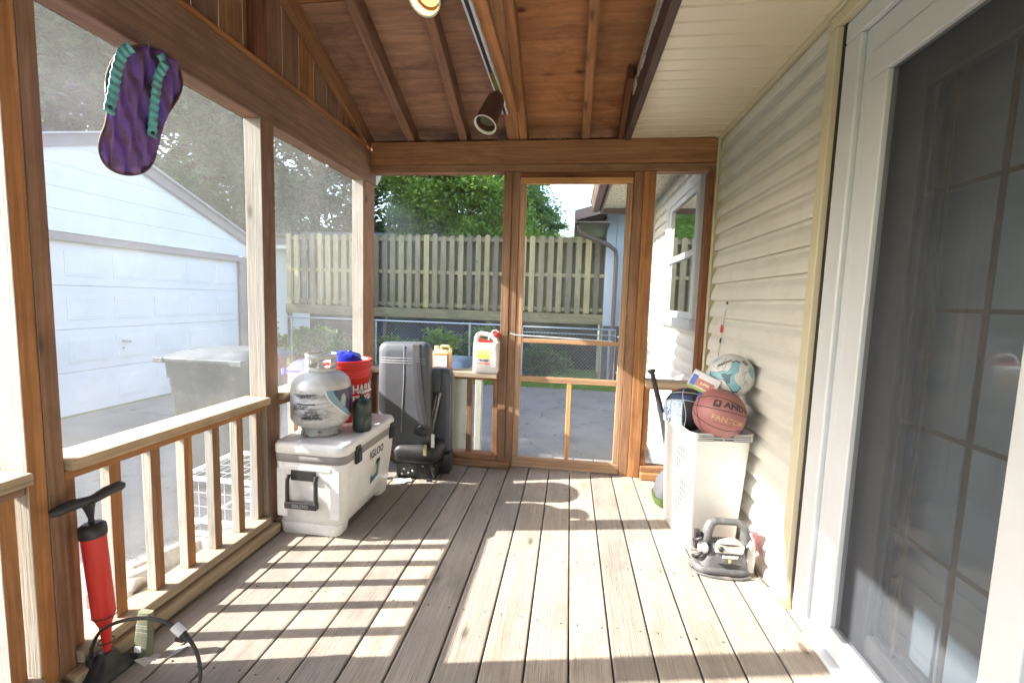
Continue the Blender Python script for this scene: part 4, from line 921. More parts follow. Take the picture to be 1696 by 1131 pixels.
text('lettering','DEFENSE',.012,M['red'],jb,lambda u,v,w:(kx-.035+u,yl-.0008,.768+v),off=.0004)
text('lettering','INSECT KILLER',.0075,plain('orange_ink',(.7,.25,.08),.5),jb,lambda u,v,w:(kx-.012+u,yl-.0008,.748+v),sx=1.3)
for i in range(13): 
    text('lettering','indoor outdoor use',.0040,M['ink'],jb,lambda u,v,w,i=i:(kx+.058+u,yl-.0008,.855-.0088*i+v))
# ---------------- laundry hamper
hc=Vector((.728,2.40,0)); TH=Matrix.Translation(hc)@Matrix.Rotation(R(7),4,'Z')
Hm=thing('laundry_hamper','tall white plastic laundry hamper full of balls against the siding','hamper',hc)
mh=mk_white_plastic('hamper_white',(.76,.76,.74),.42,.2)
b=MB(); b.rrloft([(.0,0,0,.115,.175,.03),(.006,0,0,.124,.184,.035),(.57,0,0,.149,.214,.04),(.575,0,0,.158,.222,.045),(.612,0,0,.160,.224,.045),(.614,0,0,.155,.219,.045),(.612,0,0,.148,.212,.04),(.5,0,0,.143,.208,.04),(.02,0,0,.119,.178,.03)],k=6,T=TH); b.build('hamper_body',mh,Hm)
b=MB()
for z_ in (.580,.589,.598,.606):
    b.box(-.13,-.045,-.2265,-.2245,z_-.0018,z_+.0018,'x',TH); b.box(.045,.13,-.2265,-.2245,z_-.0018,z_+.0018,'x',TH)
for xx in (-.025,.025): 
    b.box(xx-.022,xx+.022,-.2265,-.2245,.580,.591,'x',TH); b.box(xx-.022,xx+.022,-.2265,-.2245,.596,.607,'x',TH)
b.build('rim_slots',plain('slot_shadow',(.16,.155,.15),.8),Hm)  # dark strips on the rim, painting the shade inside its slots
b=MB()
for i in range(5):
    for j in range(12):
        z_=.11+j*.034; sx_=-(.1242+(.0249)*(z_/.57))
        if (i in (0,4)) and j in (0,11): continue
        ysl=-.145+i*.026; b.box(sx_-.0016,sx_+.004,ysl-.0045,ysl+.0045,z_,z_+.027,'z',TH)
b.build('side_slots',plain('slot_painted_shade',(.012,.012,.012),.95,var=0),Hm)  # near-black boxes stand for the shade inside open slots
# balls
def leatherball(name,c1,sc_=150):
    g=G(name); tc=g.n('TexCoord').outputs['Object']; v=g.n('TexVoronoi',{'Vector':tc,'Scale':sc_}).outputs['Distance']; n1=g.n('TexNoise',{'Vector':tc,'Scale':8,'Detail':5}).outputs[0]
    c=g.mix(g.ramp(n1,[(.3,0.0),(.7,1.0)]),tuple(a*.8 for a in c1),c1); g.bsdf(c,.5,bump=v,bstr=.25,bdist=.002); return g.m
def ball(name,label,c,r,mat,cat,group='balls in the hamper'):
    t=thing(name,label,cat,Vector(c)-Vector((0,0,r)),group)
    b=MB(); k=40; b.lathe([(max(1e-4,r*math.sin(math.pi*i/k)),-r*math.cos(math.pi*i/k)) for i in range(k+1)],c,56); b.build('ball_skin',mat,t); return t
def seam(b,fn,pts,r=.0016): b.tube([fn(u,v) for u,v in pts],r,6)
def basket_seams(t,c,r,mat,roll,lon0,lat0):
    f=sphfn(c,r,-.0002,roll,lon0,lat0); b=MB(); H_=math.pi*r/2*.93
    seam(b,f,[(H_*i/12,0) for i in range(-12,13)]); seam(b,f,[(0,H_*i/12) for i in range(-12,13)])
    for s in (1,-1): seam(b,f,[(H_*i/12,s*(.045+.055*(i/12)**2*1.0)*r/.12) for i in range(-12,13)])
    b.build('seams',mat,t,recalc=False)
c1=(.748,2.245,.697); r1=.122
pk_=ball('basketball','dusty pink basketball on the front rim of the white hamper',c1,r1,leatherball('pink_rubber',(.38,.16,.155)),'basketball')
f=sphfn(c1,r1,-.0002,R(-7)); b=MB()
seam(b,f,[(-.17+.34*i/20,.018-.006*((i-10)/10)**2) for i in range(21)],.0020)
seam(b,f,[(-.15+.3*i/20,.082-.045*((i-9)/10)**2) for i in range(21)],.0018)
seam(b,f,[(-.16+.31*i/20,-.075+.045*((i-13)/10)**2*.9) for i in range(21)],.0018)
seam(b,f,[(-.112+.02*math.cos(i/20*3),-.12+.2*i/20) for i in range(21)],.0018)
b.build('seams',M['ink'],pk_,recalc=False)
f=sphfn(c1,r1,.0014,R(-10))
text('lettering','AND1',.040,plain('faded_ink',(.055,.04,.045),.6),pk_,lambda u,v,w:f(.012+u*1.25,.048+v),off=.0012,align='LEFT')
decal('emblem',[(-.045,.030),(-.015,.030),(-.010,.035),(-.010,.062),(-.015,.066),(-.04,.066),(-.046,.060)],plain('emblem_ink',(.055,.04,.045),.6),pk_,lambda u,v,w=0:f(u+.008,v-.002),1)
f3=sphfn(c1,r1,.0022,R(-10)); decal('emblem_figure',[(-.033,.036),(-.026,.046),(-.018,.038),(-.022,.05),(-.014,.056),(-.024,.056),(-.028,.063),(-.031,.055),(-.04,.05),(-.031,.048)],plain('emblem_pink',(.38,.16,.155),.6),pk_,lambda u,v,w=0:f3(u+.008,v-.002),0)
text('lettering','FANTOM',.034,plain('gold_ink',(.55,.36,.15),.5),pk_,lambda u,v,w:f(-.03+u*1.15,-.022+v),off=.0003,align='LEFT')
text('lettering','OFFICIAL SIZE AND WEIGHT',.008,M['ink'],pk_,lambda u,v,w:f(-.02+u,-.044+v),align='LEFT')
c2=(.655,2.48,.655); r2=.118
def crackle():
    g=G('blue_crackle'); tc=g.n('TexCoord').outputs['Object']; v=g.n('TexVoronoi',{'Vector':tc,'Scale':55},feature='DISTANCE_TO_EDGE').outputs['Distance']
    n1=g.n('TexNoise',{'Vector':tc,'Scale':9,'Detail':3}).outputs[0]
    c=g.mix(g.ramp(v,[(.05,0.0),(.12,1.0)]),(.72,.75,.78),g.mix(g.ramp(n1,[(.4,0.0),(.6,1.0)]),(.06,.16,.42),(.35,.5,.66))); g.bsdf(c,.45); return g.m
bb=ball('basketball','black basketball with blue crackle panels deep in the left side of the hamper',c2,r2,leatherball('black_rubber',(.035,.037,.04)),'basketball')
f=sphfn(c2,r2,.0010); 
mcr=crackle()
gridpatch('crackle_panel',-.16,-.02,lambda u:-.15,lambda u:.045-.9*(u+.03)**2,mcr,bb,f,20,14)
gridpatch('crackle_panel',-.11,.03,lambda u:.052-.9*(u+.03)**2,lambda u:.078-.5*(u+.03)**2,plain('navy_panel',(.05,.09,.2),.5),bb,f,20,3)
f=sphfn(c2,r2,.0008); b=MB(); seam(b,f,[(-.16+.3*i/20,.048-.9*(-.16+.3*i/20+.03)**2) for i in range(21)],.0022); seam(b,f,[(-.02+.02*math.sin(i/4),-.14+.3*i/20) for i in range(21)],.0022); seam(b,f,[(-.14+.24*i/20,.10-.7*(-.14+.24*i/20)**2) for i in range(21)],.0020)
b.build('seams',plain('pale_seam',(.5,.52,.54),.5),bb,recalc=False)
c3=(.825,2.35,.872); r3=.111
sb=ball('soccer_ball','white soccer ball with light blue branching patches topping the pile in the hamper',c3,r3,leatherball('ball_white',(.66,.66,.64),220),'soccer ball')
f=sphfn(c3,r3,.0012,R(4)); fe=sphfn(c3,r3,.0006,R(4)); fh=sphfn(c3,r3,.0022,R(4))
Y_=[(-.105,.018),(-.06,.014),(-.035,.022),(-.012,.018),(.0,.034),(.008,.066),(.03,.076),(.055,.066),(.04,.046),(.033,.018),(.012,.0),(.018,-.028),(.052,-.052),(.04,-.082),(.012,-.085),(-.01,-.05),(-.03,-.020),(-.06,-.012),(-.105,-.012)]
bl_=plain('ball_blue',(.23,.47,.55),.5,var=.15,scale=20)
edge=[(x_*1.06+(.0),y_*1.10) for x_,y_ in Y_]
decal('patch_outline',edge,M['ink'],sb,lambda u,v,w=0:fe(u,v),2); decal('blue_patch',Y_,bl_,sb,lambda u,v,w=0:f(u,v),2)
decal('slate_patch',[(-.045,.006),(-.02,.0),(-.018,-.036),(-.004,-.038),(-.002,-.006),(.012,.012),(-.012,.006),(-.03,.012)],plain('ball_slate',(.10,.17,.21),.5),sb,lambda u,v,w=0:fh(u,v),1)
decal('blue_patch',[(.085,.03),(.095,.0),(.12,-.01),(.13,.03),(.11,.05)],bl_,sb,lambda u,v,w=0:f(u,v),1)
decal('grey_patch',[(.062,.075),(.09,.085),(.105,.06),(.085,.05)],plain('ball_grey',(.2,.22,.23),.5),sb,lambda u,v,w=0:f(u,v),1)
decal('grey_patch',[(-.11,.06),(-.08,.085),(-.06,.10),(-.09,.095),(-.12,.08)],plain('ball_grey_blue',(.25,.4,.5),.5),sb,lambda u,v,w=0:f(u,v),1)
b=MB()
for pl in ([(-.1,.05),(-.06,.03),(-.04,.07),(-.03,.1)],[(.07,.02),(.06,-.02),(.09,-.05)],[(-.09,-.03),(-.06,-.05),(-.03,-.1)],[(.06,.03),(.05,.0),(.07,.02),(.1,.02)],[(-.03,.03),(-.02,.065),(-.045,.05),(-.03,.03)],[(.075,-.02),(.06,-.05),(.09,-.04),(.075,-.02)]): seam(b,f,pl,.0012)
b.build('seams',plain('ball_seam',(.18,.2,.21),.5),sb,recalc=False)
text('lettering','SEASONAL',.022,M['ink'],sb,lambda u,v,w:f((u*.8)*.94-.03,(v)+.066+u*.38),off=.0006)
ball('ball','dull teal ball mostly hidden behind the pink basketball next to the siding',(.838,2.50,.655),.092,leatherball('teal_rubber',(.10,.16,.15)),'ball')
# bat
b=MB(); b.tube([(.615,2.555,.30),(.548,2.56,.585),(.478,2.565,.835)],[.026,.0165,.013],12); b.tube([(.4785,2.565,.832),(.474,2.565,.846),(.472,2.565,.853)],[.014,.024,.020],12)
tag(b.build('baseball_bat',plain('bat_black',(.03,.03,.032),.5,var=.3,scale=20)),'black baseball bat handle sticking out of the back left corner of the hamper','bat')
# toy package
tp=thing('toy_package','bright cardboard toy package wedged between the blue crackle ball and the soccer ball','package',(.70,2.34,.76))
Tp=Matrix.Translation((.685,2.29,.835))@Matrix.Rotation(R(-12),4,'Z')@Matrix.Rotation(R(24),4,'Y')@Matrix.Scale(1.2,4)
def bx(x0,x1,y0,y1,z0,z1,nm,col): MB().box(x0,x1,y0,y1,z0,z1,'x',Tp).build(nm,plain(nm+'_ink',col,.45,var=.15,scale=40),tp,bevel=.002)
bx(-.06,.05,-.012,.012,-.038,.038,'card_box',(.74,.72,.76)); bx(-.0605,.0505,-.0135,-.0122,-.038,-.028,'green_strip',(.35,.5,.15)); bx(-.035,.035,-.0135,-.0122,-.022,.012,'picture',(.62,.25,.18)); bx(-.058,-.036,-.0136,-.0122,-.026,.02,'blue_spot',(.12,.2,.6)); bx(.0,.05,-.0128,.0125,-.075,-.039,'blue_flap',(.05,.1,.5))
text('lettering','SUPER',.014,wh,tp,lambda u,v,w:Tp@Vector((u,-.0145,-.005+v)),off=.0004)
b=MB(); b.rrloft([(.835,.735,2.37,.03,.02,.015),(.855,.735,2.37,.032,.022,.015),(.865,.735,2.37,.02,.015,.01)]); b.build('green_lid',plain('leaf_green',(.08,.16,.04),.6),tp)
# ---------------- air compressor
A=thing('air_compressor','dusty grey portable air compressor with a top handle at the foot of the hamper','air compressor',(.735,2.07,0))
mc=plain('dusty_black',(.09,.09,.093),.62,var=.2,scale=9,dirt=.6,dirtcol=(.26,.245,.225),bstr=.2); mc2=plain('panel_grey',(.50,.49,.46),.5,dirt=.3)
ax,ay=.745,2.075; TA=Matrix.Translation((ax,ay,0))@Matrix.Rotation(R(2),4,'Z')
b=MB(); b.rrloft([(.0,0,0,.120,.058,.04),(.012,0,0,.128,.066,.05),(.03,0,0,.126,.064,.05),(.036,0,0,.118,.058,.045)],T=TA); b.build('base',mc,A)
b=MB(); b.rrloft([(.034,.01,0,.108,.056,.03),(.07,.015,0,.102,.054,.03),(.115,.018,0,.085,.048,.03),(.135,.018,.0,.078,.04,.025)],T=TA); cb_=b.build('housing',mc,A)
b=MB(); b.tube([TA@Vector(p) for p in ((-.082,-.01,.04),(-.075,0,.12),(-.066,0,.185),(-.052,0,.222),(-.03,0,.232))],[.024,.026,.024,.02,.017],12)
b.tube([TA@Vector(p) for p in ((.112,-.01,.05),(.108,0,.13),(.100,0,.19),(.085,0,.222),(.06,0,.232))],[.022,.024,.024,.02,.017],12)
b.tube([TA@Vector(p) for p in ((-.035,0,.232),(.065,0,.232))],.016,12); b.build('carry_handle',mc,A)
b=MB(); b.prism([(-.045,.108),(.075,.108),(.083,.142),(.060,.168),(.038,.180),(.005,.180),(-.035,.165),(-.045,.145)],-.058,-.045,lambda u,v,w:TA@Vector((u,w,v))); pn=b.build('control_panel',mc2,A,bevel=.004)
b=MB(); b.prism([(-.03,.152),(.06,.152),(.03,.146),(0,.146)],-.0605,-.0575,lambda u,v,w:TA@Vector((u,w,v))); b.build('display',M['black'],A); b=MB(); b.lathe([(0,0),(.012,0),(.012,.006),(0,.006)],(0,0,0),16,T=TA@Matrix.Translation((-.022,-.058,.128))@Matrix.Rotation(R(90),4,'X')); b.build('power_switch',M['black'],A); b=MB(); b.prism([(-.03,.058),(.07,.055),(.05,.040),(.0,.040)],-.0605,-.0545,lambda u,v,w:TA@Vector((u,w,v))); b.build('air_grille',M['black'],A)
text('lettering','EVEREST',.017,wh,A,lambda u,v,w:TA@Vector((.02+u,-.0585,.092+v)),off=.0009,sx=1.1)
MB().box(.015,.025,-.0592,-.056,.066,.080,'z',TA).build('badge',plain('yellow_badge',(.6,.5,.12),.5),A)
b=MB(); b.tube([TA@Vector((-.108+.022*math.cos(t),-.02+.02*math.sin(t),.03+.012*t)) for t in [i*.45 for i in range(26)]],.008,7); b.build('coiled_hose',M['black'],A)
b=MB(); b.box(-.125,-.100,-.02,.01,.10,.185,'z',TA); b.build('plug_holder',M['black'],A,bevel=.004)
b=MB(); b.lathe([(0,0),(.03,0),(.03,.008),(0,.01)],(0,0,0),20,T=TA@Matrix.Translation((-.093,-.03,.12))@Matrix.Rotation(R(90),4,'X')@Matrix.Rotation(R(-50),4,'Y')); b.build('dial',mc2,A)
b=MB(); b.tube([TA@Vector(p) for p in ((.125,-.045,.02),(.128,-.05,.10),(.122,-.045,.17),(.112,-.03,.20))],.006,8); b.prism([(.095,.02),(.128,.02),(.126,.13),(.118,.165),(.095,.12)],-.052,.03,lambda u,v,w:TA@Vector((u,w,v))); b.build('side_pod',plain('dusty_grey',(.27,.265,.25),.6,dirt=.3),A,bevel=.005)
pts=[TA@Vector((-.13+.0*i,0,0)) for i in range(1)]
b=MB(); b.tube([TA@Vector(p) for p in ((-.138,-.0,.012),(-.14,-.03,.010),(-.12,-.06,.008),(-.07,-.08,.008),(0,-.088,.007),(.06,-.084,.007),(.11,-.07,.01))],.0055,8); b.build('power_cord',mc,A)
b=MB(); b.tube([(.895,2.115,.035),(.893,2.11,.08),(.892,2.108,.13),(.895,2.11,.175)],[.014,.022,.021,.024],10)
tag(b.build('pink_bottle',plain('pink_plastic',(.75,.16,.22),.4,var=.1)),'pink plastic bottle wedged between the compressor and the siding','bottle')
b=MB(); b.tube([(.918,2.15,.01),(.9,2.05,.004),(.915,1.97,.004)],.004,6); tag(b.build('twig',M['bark']),'thin dark stick lying on the deck along the siding','stick')
# grey bag behind hamper
g_=thing('shoe_bag','grey and green bag standing on the deck behind the hamper','bag',(.60,2.72,0))
b=MB(); b.rrloft([(.0,.655,2.76,.07,.09,.05),(.03,.652,2.76,.085,.1,.05),(.14,.665,2.76,.075,.09,.05),(.20,.68,2.76,.05,.06,.04),(.22,.69,2.76,.02,.03,.02)]); b.build('bag_body',plain('grey_fabric',(.09,.09,.10),.8,bstr=.3),g_)
b=MB(); b.rrloft([(.012,.647,2.75,.083,.10,.05),(.05,.643,2.75,.083,.10,.05)]); b.build('green_trim',plain('lime_fabric',(.05,.09,.015),.7),g_)
# ---------------- bicycle pump
Pm=thing('bicycle_pump','red floor pump with black T handle leaning beside the near post','pump',(-1.42,1.13,0))
b=MB(); b.tube([(-1.409,1.13,.075),(-1.4115,1.13,.16),(-1.414,1.13,.20),(-1.437,1.13,.468)],[.009,.016,.0295,.031],20); b.build('barrel',M['red'],Pm)
b=MB(); b.tube([(-1.4355,1.13,.452),(-1.437,1.13,.47),(-1.438,1.13,.487),(-1.4385,1.13,.495)],[.034,.035,.033,.022],18); b.tube([(-1.4385,1.13,.49),(-1.436,1.125,.54)],.008,8); b.tube([(-1.436,1.127,.515),(-1.432,1.12,.55),(-1.428,1.115,.572)],[.008,.014,.02],10)
b.build('barrel_cap',M['black'],Pm)
b=MB(); b.tube([(-1.44,1.022,.574),(-1.432,1.035,.577),(-1.428,1.07,.58),(-1.426,1.112,.574),(-1.424,1.13,.574),(-1.421,1.16,.582),(-1.417,1.20,.585),(-1.413,1.212,.583)],[.010,.0165,.017,.014,.014,.0165,.0165,.010],12); b.build('handle',M['black'],Pm)
b=MB(); b.rrloft([(.0,-1.42,1.12,.055,.075,.02),(.012,-1.42,1.12,.055,.075,.02),(.022,-1.415,1.12,.035,.05,.02),(.075,-1.412,1.13,.018,.018,.012)]); b.tube([(-1.433,1.10,.02),(-1.433,1.10,.075)],.012,8); b.rrloft([(.0,-1.40,1.03,.025,.045,.015),(.018,-1.40,1.03,.022,.04,.015)]); b.build('foot_base',M['black'],Pm)
hp=[(-1.431,1.1,.049),(-1.4275,1.1,.10),(-1.398,1.1,.159),(-1.33,1.09,.2075),(-1.243,1.08,.242),(-1.167,1.08,.248),(-1.093,1.08,.222),(-1.051,1.08,.176),(-1.030,1.075,.117),(-1.032,1.065,.066),(-1.06,1.03,.03),(-1.12,.98,.012)]
def smooth(P,k=5):
    P=[Vector(p) for p in P]; out=[]
    for i in range(len(P)-1):
        a=P[max(i-1,0)];b_=P[i];c_=P[i+1];d_=P[min(i+2,len(P)-1)]
        for j in range(k):
            t=j/k; out.append(.5*((2*b_)+(-a+c_)*t+(2*a-5*b_+4*c_-d_)*t*t+(-a+3*b_-3*c_+d_)*t**3))
    return out+[P[-1]]
MB().tube(smooth(hp),.0052,10).build('hose',M['black'],Pm)
b=MB(); b.tube([(-1.115,1.08,.236),(-1.088,1.08,.216)],[.013,.013],12); b.build('hose_clamp',plain('clear_clamp',(.7,.7,.7),.3),Pm)
b=MB(); b.tube([(-1.092,1.08,.220),(-1.072,1.08,.197)],[.011,.009],10); b.box(-1.105,-1.08,1.07,1.09,.195,.206,'x'); b.build('pump_head',M['black'],Pm)
for z_ in (.165,.105): MB().lathe([(.0315-.012*(z_<.12),0),(.033-.012*(z_<.12),.002),(.0315-.012*(z_<.12),.004)],(-1.4125+.001,1.13,z_+.03*(z_>.12)),20,cap=False).build('cable_tie',M['black'],Pm)
b=MB(); b.rrloft([(.001,-1.362,1.205,.028,.012,.01),(.06,-1.364,1.21,.030,.012,.01),(.145,-1.366,1.222,.024,.010,.008)]); tg=b.build('instruction_tag',plain('olive_card',(.16,.17,.11),.7,var=.2,dirt=.3,dirtcol=(.35,.33,.28)),Pm)
MB().box(-1.383,-1.358,1.1905,1.1925,.022,.042,'x').build('barcode',wh,tg)
for z_ in (.06,.068,.076,.084,.10,.108): text('lettering','USE WITH CARE',.006,wh,tg,lambda u,v,w,z_=z_:(-1.364+u,1.2005+(z_-.06)*.02,z_+v))
# paper by the pump
b=MB(); b.prism([(-1.36,1.17),(-1.33,1.215),(-1.30,1.23),(-1.29,1.26),(-1.25,1.265),(-1.255,1.235),(-1.29,1.20),(-1.31,1.165)],.004,.006,lambda u,v,w:(u,v,w+.01*math.sin(u*40)))
tag(b.build('torn_paper',plain('grey_paper',(.5,.5,.49),.7,var=.3,scale=30)),'torn grey and white packaging scrap on the deck beside the pump foot','paper')
# ---------------- flip flop decoration
ol=[[1.303,1.98],[1.345,2.005],[1.387,2.016],[1.44,2.015],[1.467,1.986],[1.472,1.939],[1.45,1.883],[1.409,1.816],[1.384,1.757],[1.368,1.702],[1.348,1.641],[1.317,1.601],[1.269,1.577],[1.222,1.574],[1.191,1.59],[1.179,1.625],[1.185,1.661],[1.202,1.707],[1.21,1.754],[1.209,1.805],[1.213,1.85],[1.236,1.908],[1.267,1.95]]
FF=thing('flip_flop_decoration','purple corrugated metal flip flop with turquoise straps hanging from the left beam','decoration',(-1.40,1.33,1.57))
pc=smooth([(0,a,b_) for a,b_ in ol]+[(0,ol[0][0],ol[0][1])],4); poly=[(p.y,p.z) for p in pc[:-1]]
def ffmat():
    g=G('rusty_purple_metal'); tc=g.n('TexCoord').outputs['Object']
    m=g.n('Mapping',{0:tc,2:(R(-14),0,0),3:(1,1,1)}).outputs[0]
    st=g.n('TexNoise',{'Vector':g.n('Mapping',{0:m,3:(10,34,2.2)}).outputs[0],'Scale':1,'Detail':5,'Roughness':.6}).outputs[0]
    n2=g.n('TexNoise',{'Vector':tc,'Scale':38,'Detail':8,'Roughness':.75}).outputs[0]
    c=g.mix(g.ramp(st,[(.35,0.0),(.62,1.0)]),(.22,.13,.26),(.20,.10,.50))
    c=g.mix(g.ramp(g.math('ADD',g.math('MULTIPLY',n2,.6),g.math('MULTIPLY',st,.4)),[(.38,.85),(.52,0.0)]),c,(.13,.075,.055))
    wv=g.n('TexWave',{'Vector':m,'Scale':6.2,'Distortion':.4},bands_direction='Y').outputs['Fac']
    g.bsdf(c,.42,.3,bump=wv,bstr=.9,bdist=.012); return g.m
# corrugated sheet: grid clipped to the outline
bm=bmesh.new(); vs=[bm.verts.new((0,y_,z_)) for y_,z_ in poly]; fce=bm.faces.new(vs)
bmesh.ops.triangulate(bm,faces=[fce])
for _ in range(4): bmesh.ops.subdivide_edges(bm,edges=[e for e in bm.edges if e.calc_length()>.012],cuts=1); bmesh.ops.triangulate(bm,faces=[q for q in bm.faces if len(q.verts)>3])
for v in bm.verts:
    s=(v.co.y-1.33)*math.cos(R(14))-(v.co.z-1.8)*math.sin(R(14)); v.co.x=-1.40+.006*math.sin(s*2*math.pi/.052)
for q in bm.faces: q.smooth=True
me=bpy.data.meshes.new('sole'); bm.to_mesh(me); bm.free(); me.materials.append(ffmat()); o=bpy.data.objects.new('sole',me); sc.collection.objects.link(o); setp(o,FF)
so_=o.modifiers.new('thick','SOLIDIFY'); so_.thickness=.003
b=MB(); pc2=[Vector((-1.398,p[0],p[1])) for p in poly]; b.tube(pc2+[pc2[0]],.004,6,cap=False); b.build('sole_edge',plain('rust_edge',(.11,.07,.06),.7,.2),FF)
mtq=plain('turquoise_rusty',(.13,.46,.46),.5,.1,var=.25,scale=14,dirt=.55,dirtcol=(.22,.12,.08))
def strap(path,wd,nm='strap'):
    P_=smooth([(0,a,b_) for a,b_ in path],14); vs=[];fs=[]
    L=0
    for i,p in enumerate(P_):
        if i: L+=(p-P_[i-1]).length
        d_=(P_[min(i+1,len(P_)-1)]-P_[max(i-1,0)]).normalized(); s_=Vector((0,-d_.z,d_.y))*wd/2*(1+.05*math.sin(L*2*math.pi/.026+1))
        xo=-1.380+.0022*math.sin(L*2*math.pi/.026)
        for q,xx in ((p-s_,xo),(p+s_,xo),(p+s_,xo-.003),(p-s_,xo-.003)): vs.append((xx,q.y,q.z))
    k=len(P_)
    for i in range(k-1):
        for j in range(4): fs.append((i*4+j,i*4+(j+1)%4,(i+1)*4+(j+1)%4,(i+1)*4+j))
    fs+= [(0,1,2,3),((k-1)*4+3,(k-1)*4+2,(k-1)*4+1,(k-1)*4)]
    b=MB(); b.add(vs,fs,sm=True); return b.build(nm,mtq,FF)
strap([(1.278,1.965),(1.250,1.932),(1.234,1.891),(1.224,1.854),(1.213,1.80),(1.197,1.735)],.030)
strap([(1.372,1.992),(1.388,1.975),(1.384,1.955),(1.366,1.922),(1.355,1.869),(1.343,1.799),(1.333,1.715)],.030)
for (y_,z_) in ((1.20,1.752),(1.335,1.728)): MB().lathe([(0,0),(.006,0),(.006,.004),(0,.005)],(0,0,0),10,T=Matrix.Translation((-1.381,y_,z_))@Matrix.Rotation(R(90),4,'Y')).build('rivet',plain('rivet_dark',(.05,.04,.035),.5,.5),FF)
MB().tube([(-1.39,1.345,2.0),(-1.40,1.35,2.03),(-1.44,1.355,2.06),(-1.468,1.356,2.075)],.0018,6).build('hanging_wire',M['steel'],FF)
# ---------------- firewood outside the railing
FW=[]; woodm=wood('split_wood',(.20,.14,.085),(.36,.27,.18),grey=(.3,.28,.24),weather=.4,knots=.3,stain=.3)
def log(x,y,z,rz,rx,s,ry=0,lab='weathered split firewood piece in the pile outside the railing'):
    b=MB(); L=.17*s; pts=[(-.05,-.03),(.045,-.035),(.058,.012),(.0,.05),(-.05,.03)]
    j=[(a*s*random.uniform(.8,1.2),c_*s*random.uniform(.8,1.2)) for a,c_ in pts]
    T=Matrix.Translation((x,y,z))@Matrix.Rotation(rz,4,'Z')@Matrix.Rotation(ry,4,'Y')@Matrix.Rotation(rx,4,'X')
    b.prism(j,-L/2,L/2,lambda u,v,w:T@Vector((w,u,v))); o=b.build('firewood',woodm,bevel=.006,label=lab,cat='firewood',group='split firewood piled outside the railing'); return o
fwd=[(-1.65,1.37,.085,.3,.2,.9,'pale split log lying crosswise nearest the first baluster'),(-1.64,1.40,.02,-.5,1.1,.9,'pointed split log tilted against the bottom rail'),(-1.66,1.44,.07,1.2,.5,1.0,'short wedge shaped log on top of the near end of the pile'),(-1.63,1.45,-.01,.1,2.0,.9,'small split log low at the front of the pile'),(-1.67,1.57,.06,1.3,.3,1.35,'larger notched log leaning up at the far end of the pile'),(-1.68,1.64,.02,1.0,1.4,1.2,'rounded pale log end at the far end of the pile')]
for x_,y_,z_,rz,rx,s_,lb in fwd: log(x_,y_,z_,rz,rx,s_,lab=lb)
for i in range(10): log(-1.68+.0*i,1.36+.075*(i%5),-.10-.13*(i//5)-.05,.1*i,.5*i,1.35)
for i in range(5): log(-1.69,1.36+.075*i,-.40,.2*i,.5*i,1.4)
# ---------------- bins
def bin_(name,label,c,hx,hy,ztop,mb,ml_,group='wheeled bins outside the porch',rot=0):
    T=Matrix.Translation((c[0],c[1],0))@Matrix.Rotation(rot,4,'Z'); t=thing(name,label,'trash bin',(c[0],c[1],-.47),group)
    b=MB(); b.rrloft([(-.45,0,.02,hx*.74,hy*.72,.05),(-.43,0,.02,hx*.78,hy*.76,.06),(ztop-.16,0,0,hx*.93,hy*.93,.06),(ztop-.15,0,0,hx*.96,hy*.96,.06),(ztop-.03,0,0,hx*.97,hy*.97,.06),(ztop-.028,0,0,hx,hy,.06),(ztop-.01,0,0,hx,hy,.06)],T=T); b.build('bin_body',mb,t)
    b=MB(); b.rrloft([(ztop-.009,0,0,hx*1.01,hy*1.02,.06),(ztop+.012,0,0,hx*1.03,hy*1.03,.06),(ztop+.02,0,0,hx*.95,hy*.95,.06),(ztop+.05,0,.03,hx*.88,hy*.82,.06),(ztop+.062,0,.03,hx*.6,hy*.6,.05)],T=T); b.box(-hx*1.12,-hx*.85,-hy*1.06,-hy*.9,ztop-.03,ztop+.015,'x',T); b.box(hx*.85,hx*1.12,-hy*1.06,-hy*.9,ztop-.03,ztop+.015,'x',T); b.build('lid',ml_,t,bevel=.006)
    for s in (-1,1): MB().lathe([(0,-.03),(.09,-.03),(.11,-.02),(.11,.02),(.09,.03),(0,.03)],(0,0,0),20,T=T@Matrix.Translation((s*hx*.8,hy*.8,-.36))@Matrix.Rotation(R(90),4,'Y')).build('wheel',M['black'],t)
    return t
gry=plain('bin_grey',(.045,.06,.07),.5,var=.1,scale=4,dirt=.2,dirtcol=(.4,.38,.35))
bin_('wheeled_bin','large grey wheeled bin between the railing and the white garage door',(-2.93,3.48),.35,.34,.66,gry,gry,rot=0)
bin_('wheeled_bin','pale green bin with dark blue lid behind the back railing below the jugs',(-1.14,3.86),.27,.28,.62,plain('bin_sage',(.36,.38,.32),.55,var=.08,dirt=.15),plain('bin_navy',(.04,.07,.11),.45))
bin_('wheeled_bin','bin with bright blue lid just outside the far left corner behind the propane tank',(-1.80,2.84),.10,.12,.70,plain('bin_pale',(.42,.45,.52),.5),plain('bin_blue',(.05,.08,.5),.4))
b=MB(); b.rrloft([(-.47,-1.95,4.25,.25,.3,.05),(.40,-1.95,4.25,.29,.34,.05)]); o_=b.build('recycling_tub',plain('tub_grey',(.45,.47,.52),.5)); tag(o_,'pale tub with blue rim outside the back corner of the porch','tub')
b=MB(); b.rrloft([(.401,-1.95,4.25,.30,.35,.05),(.44,-1.95,4.25,.30,.35,.05)]); b.build('rim',plain('rim_blue',(.05,.08,.5),.4),o_)
b=MB(); b.box(-.722,-.668,3.40,3.44,-.47,.63,'z'); tag(b.build('cream_post',plain('pale_sage_post',(.50,.52,.45),.6,dirt=.2),bevel=.004),'narrow pale cream post standing just behind the back railing beside the green bin','post')
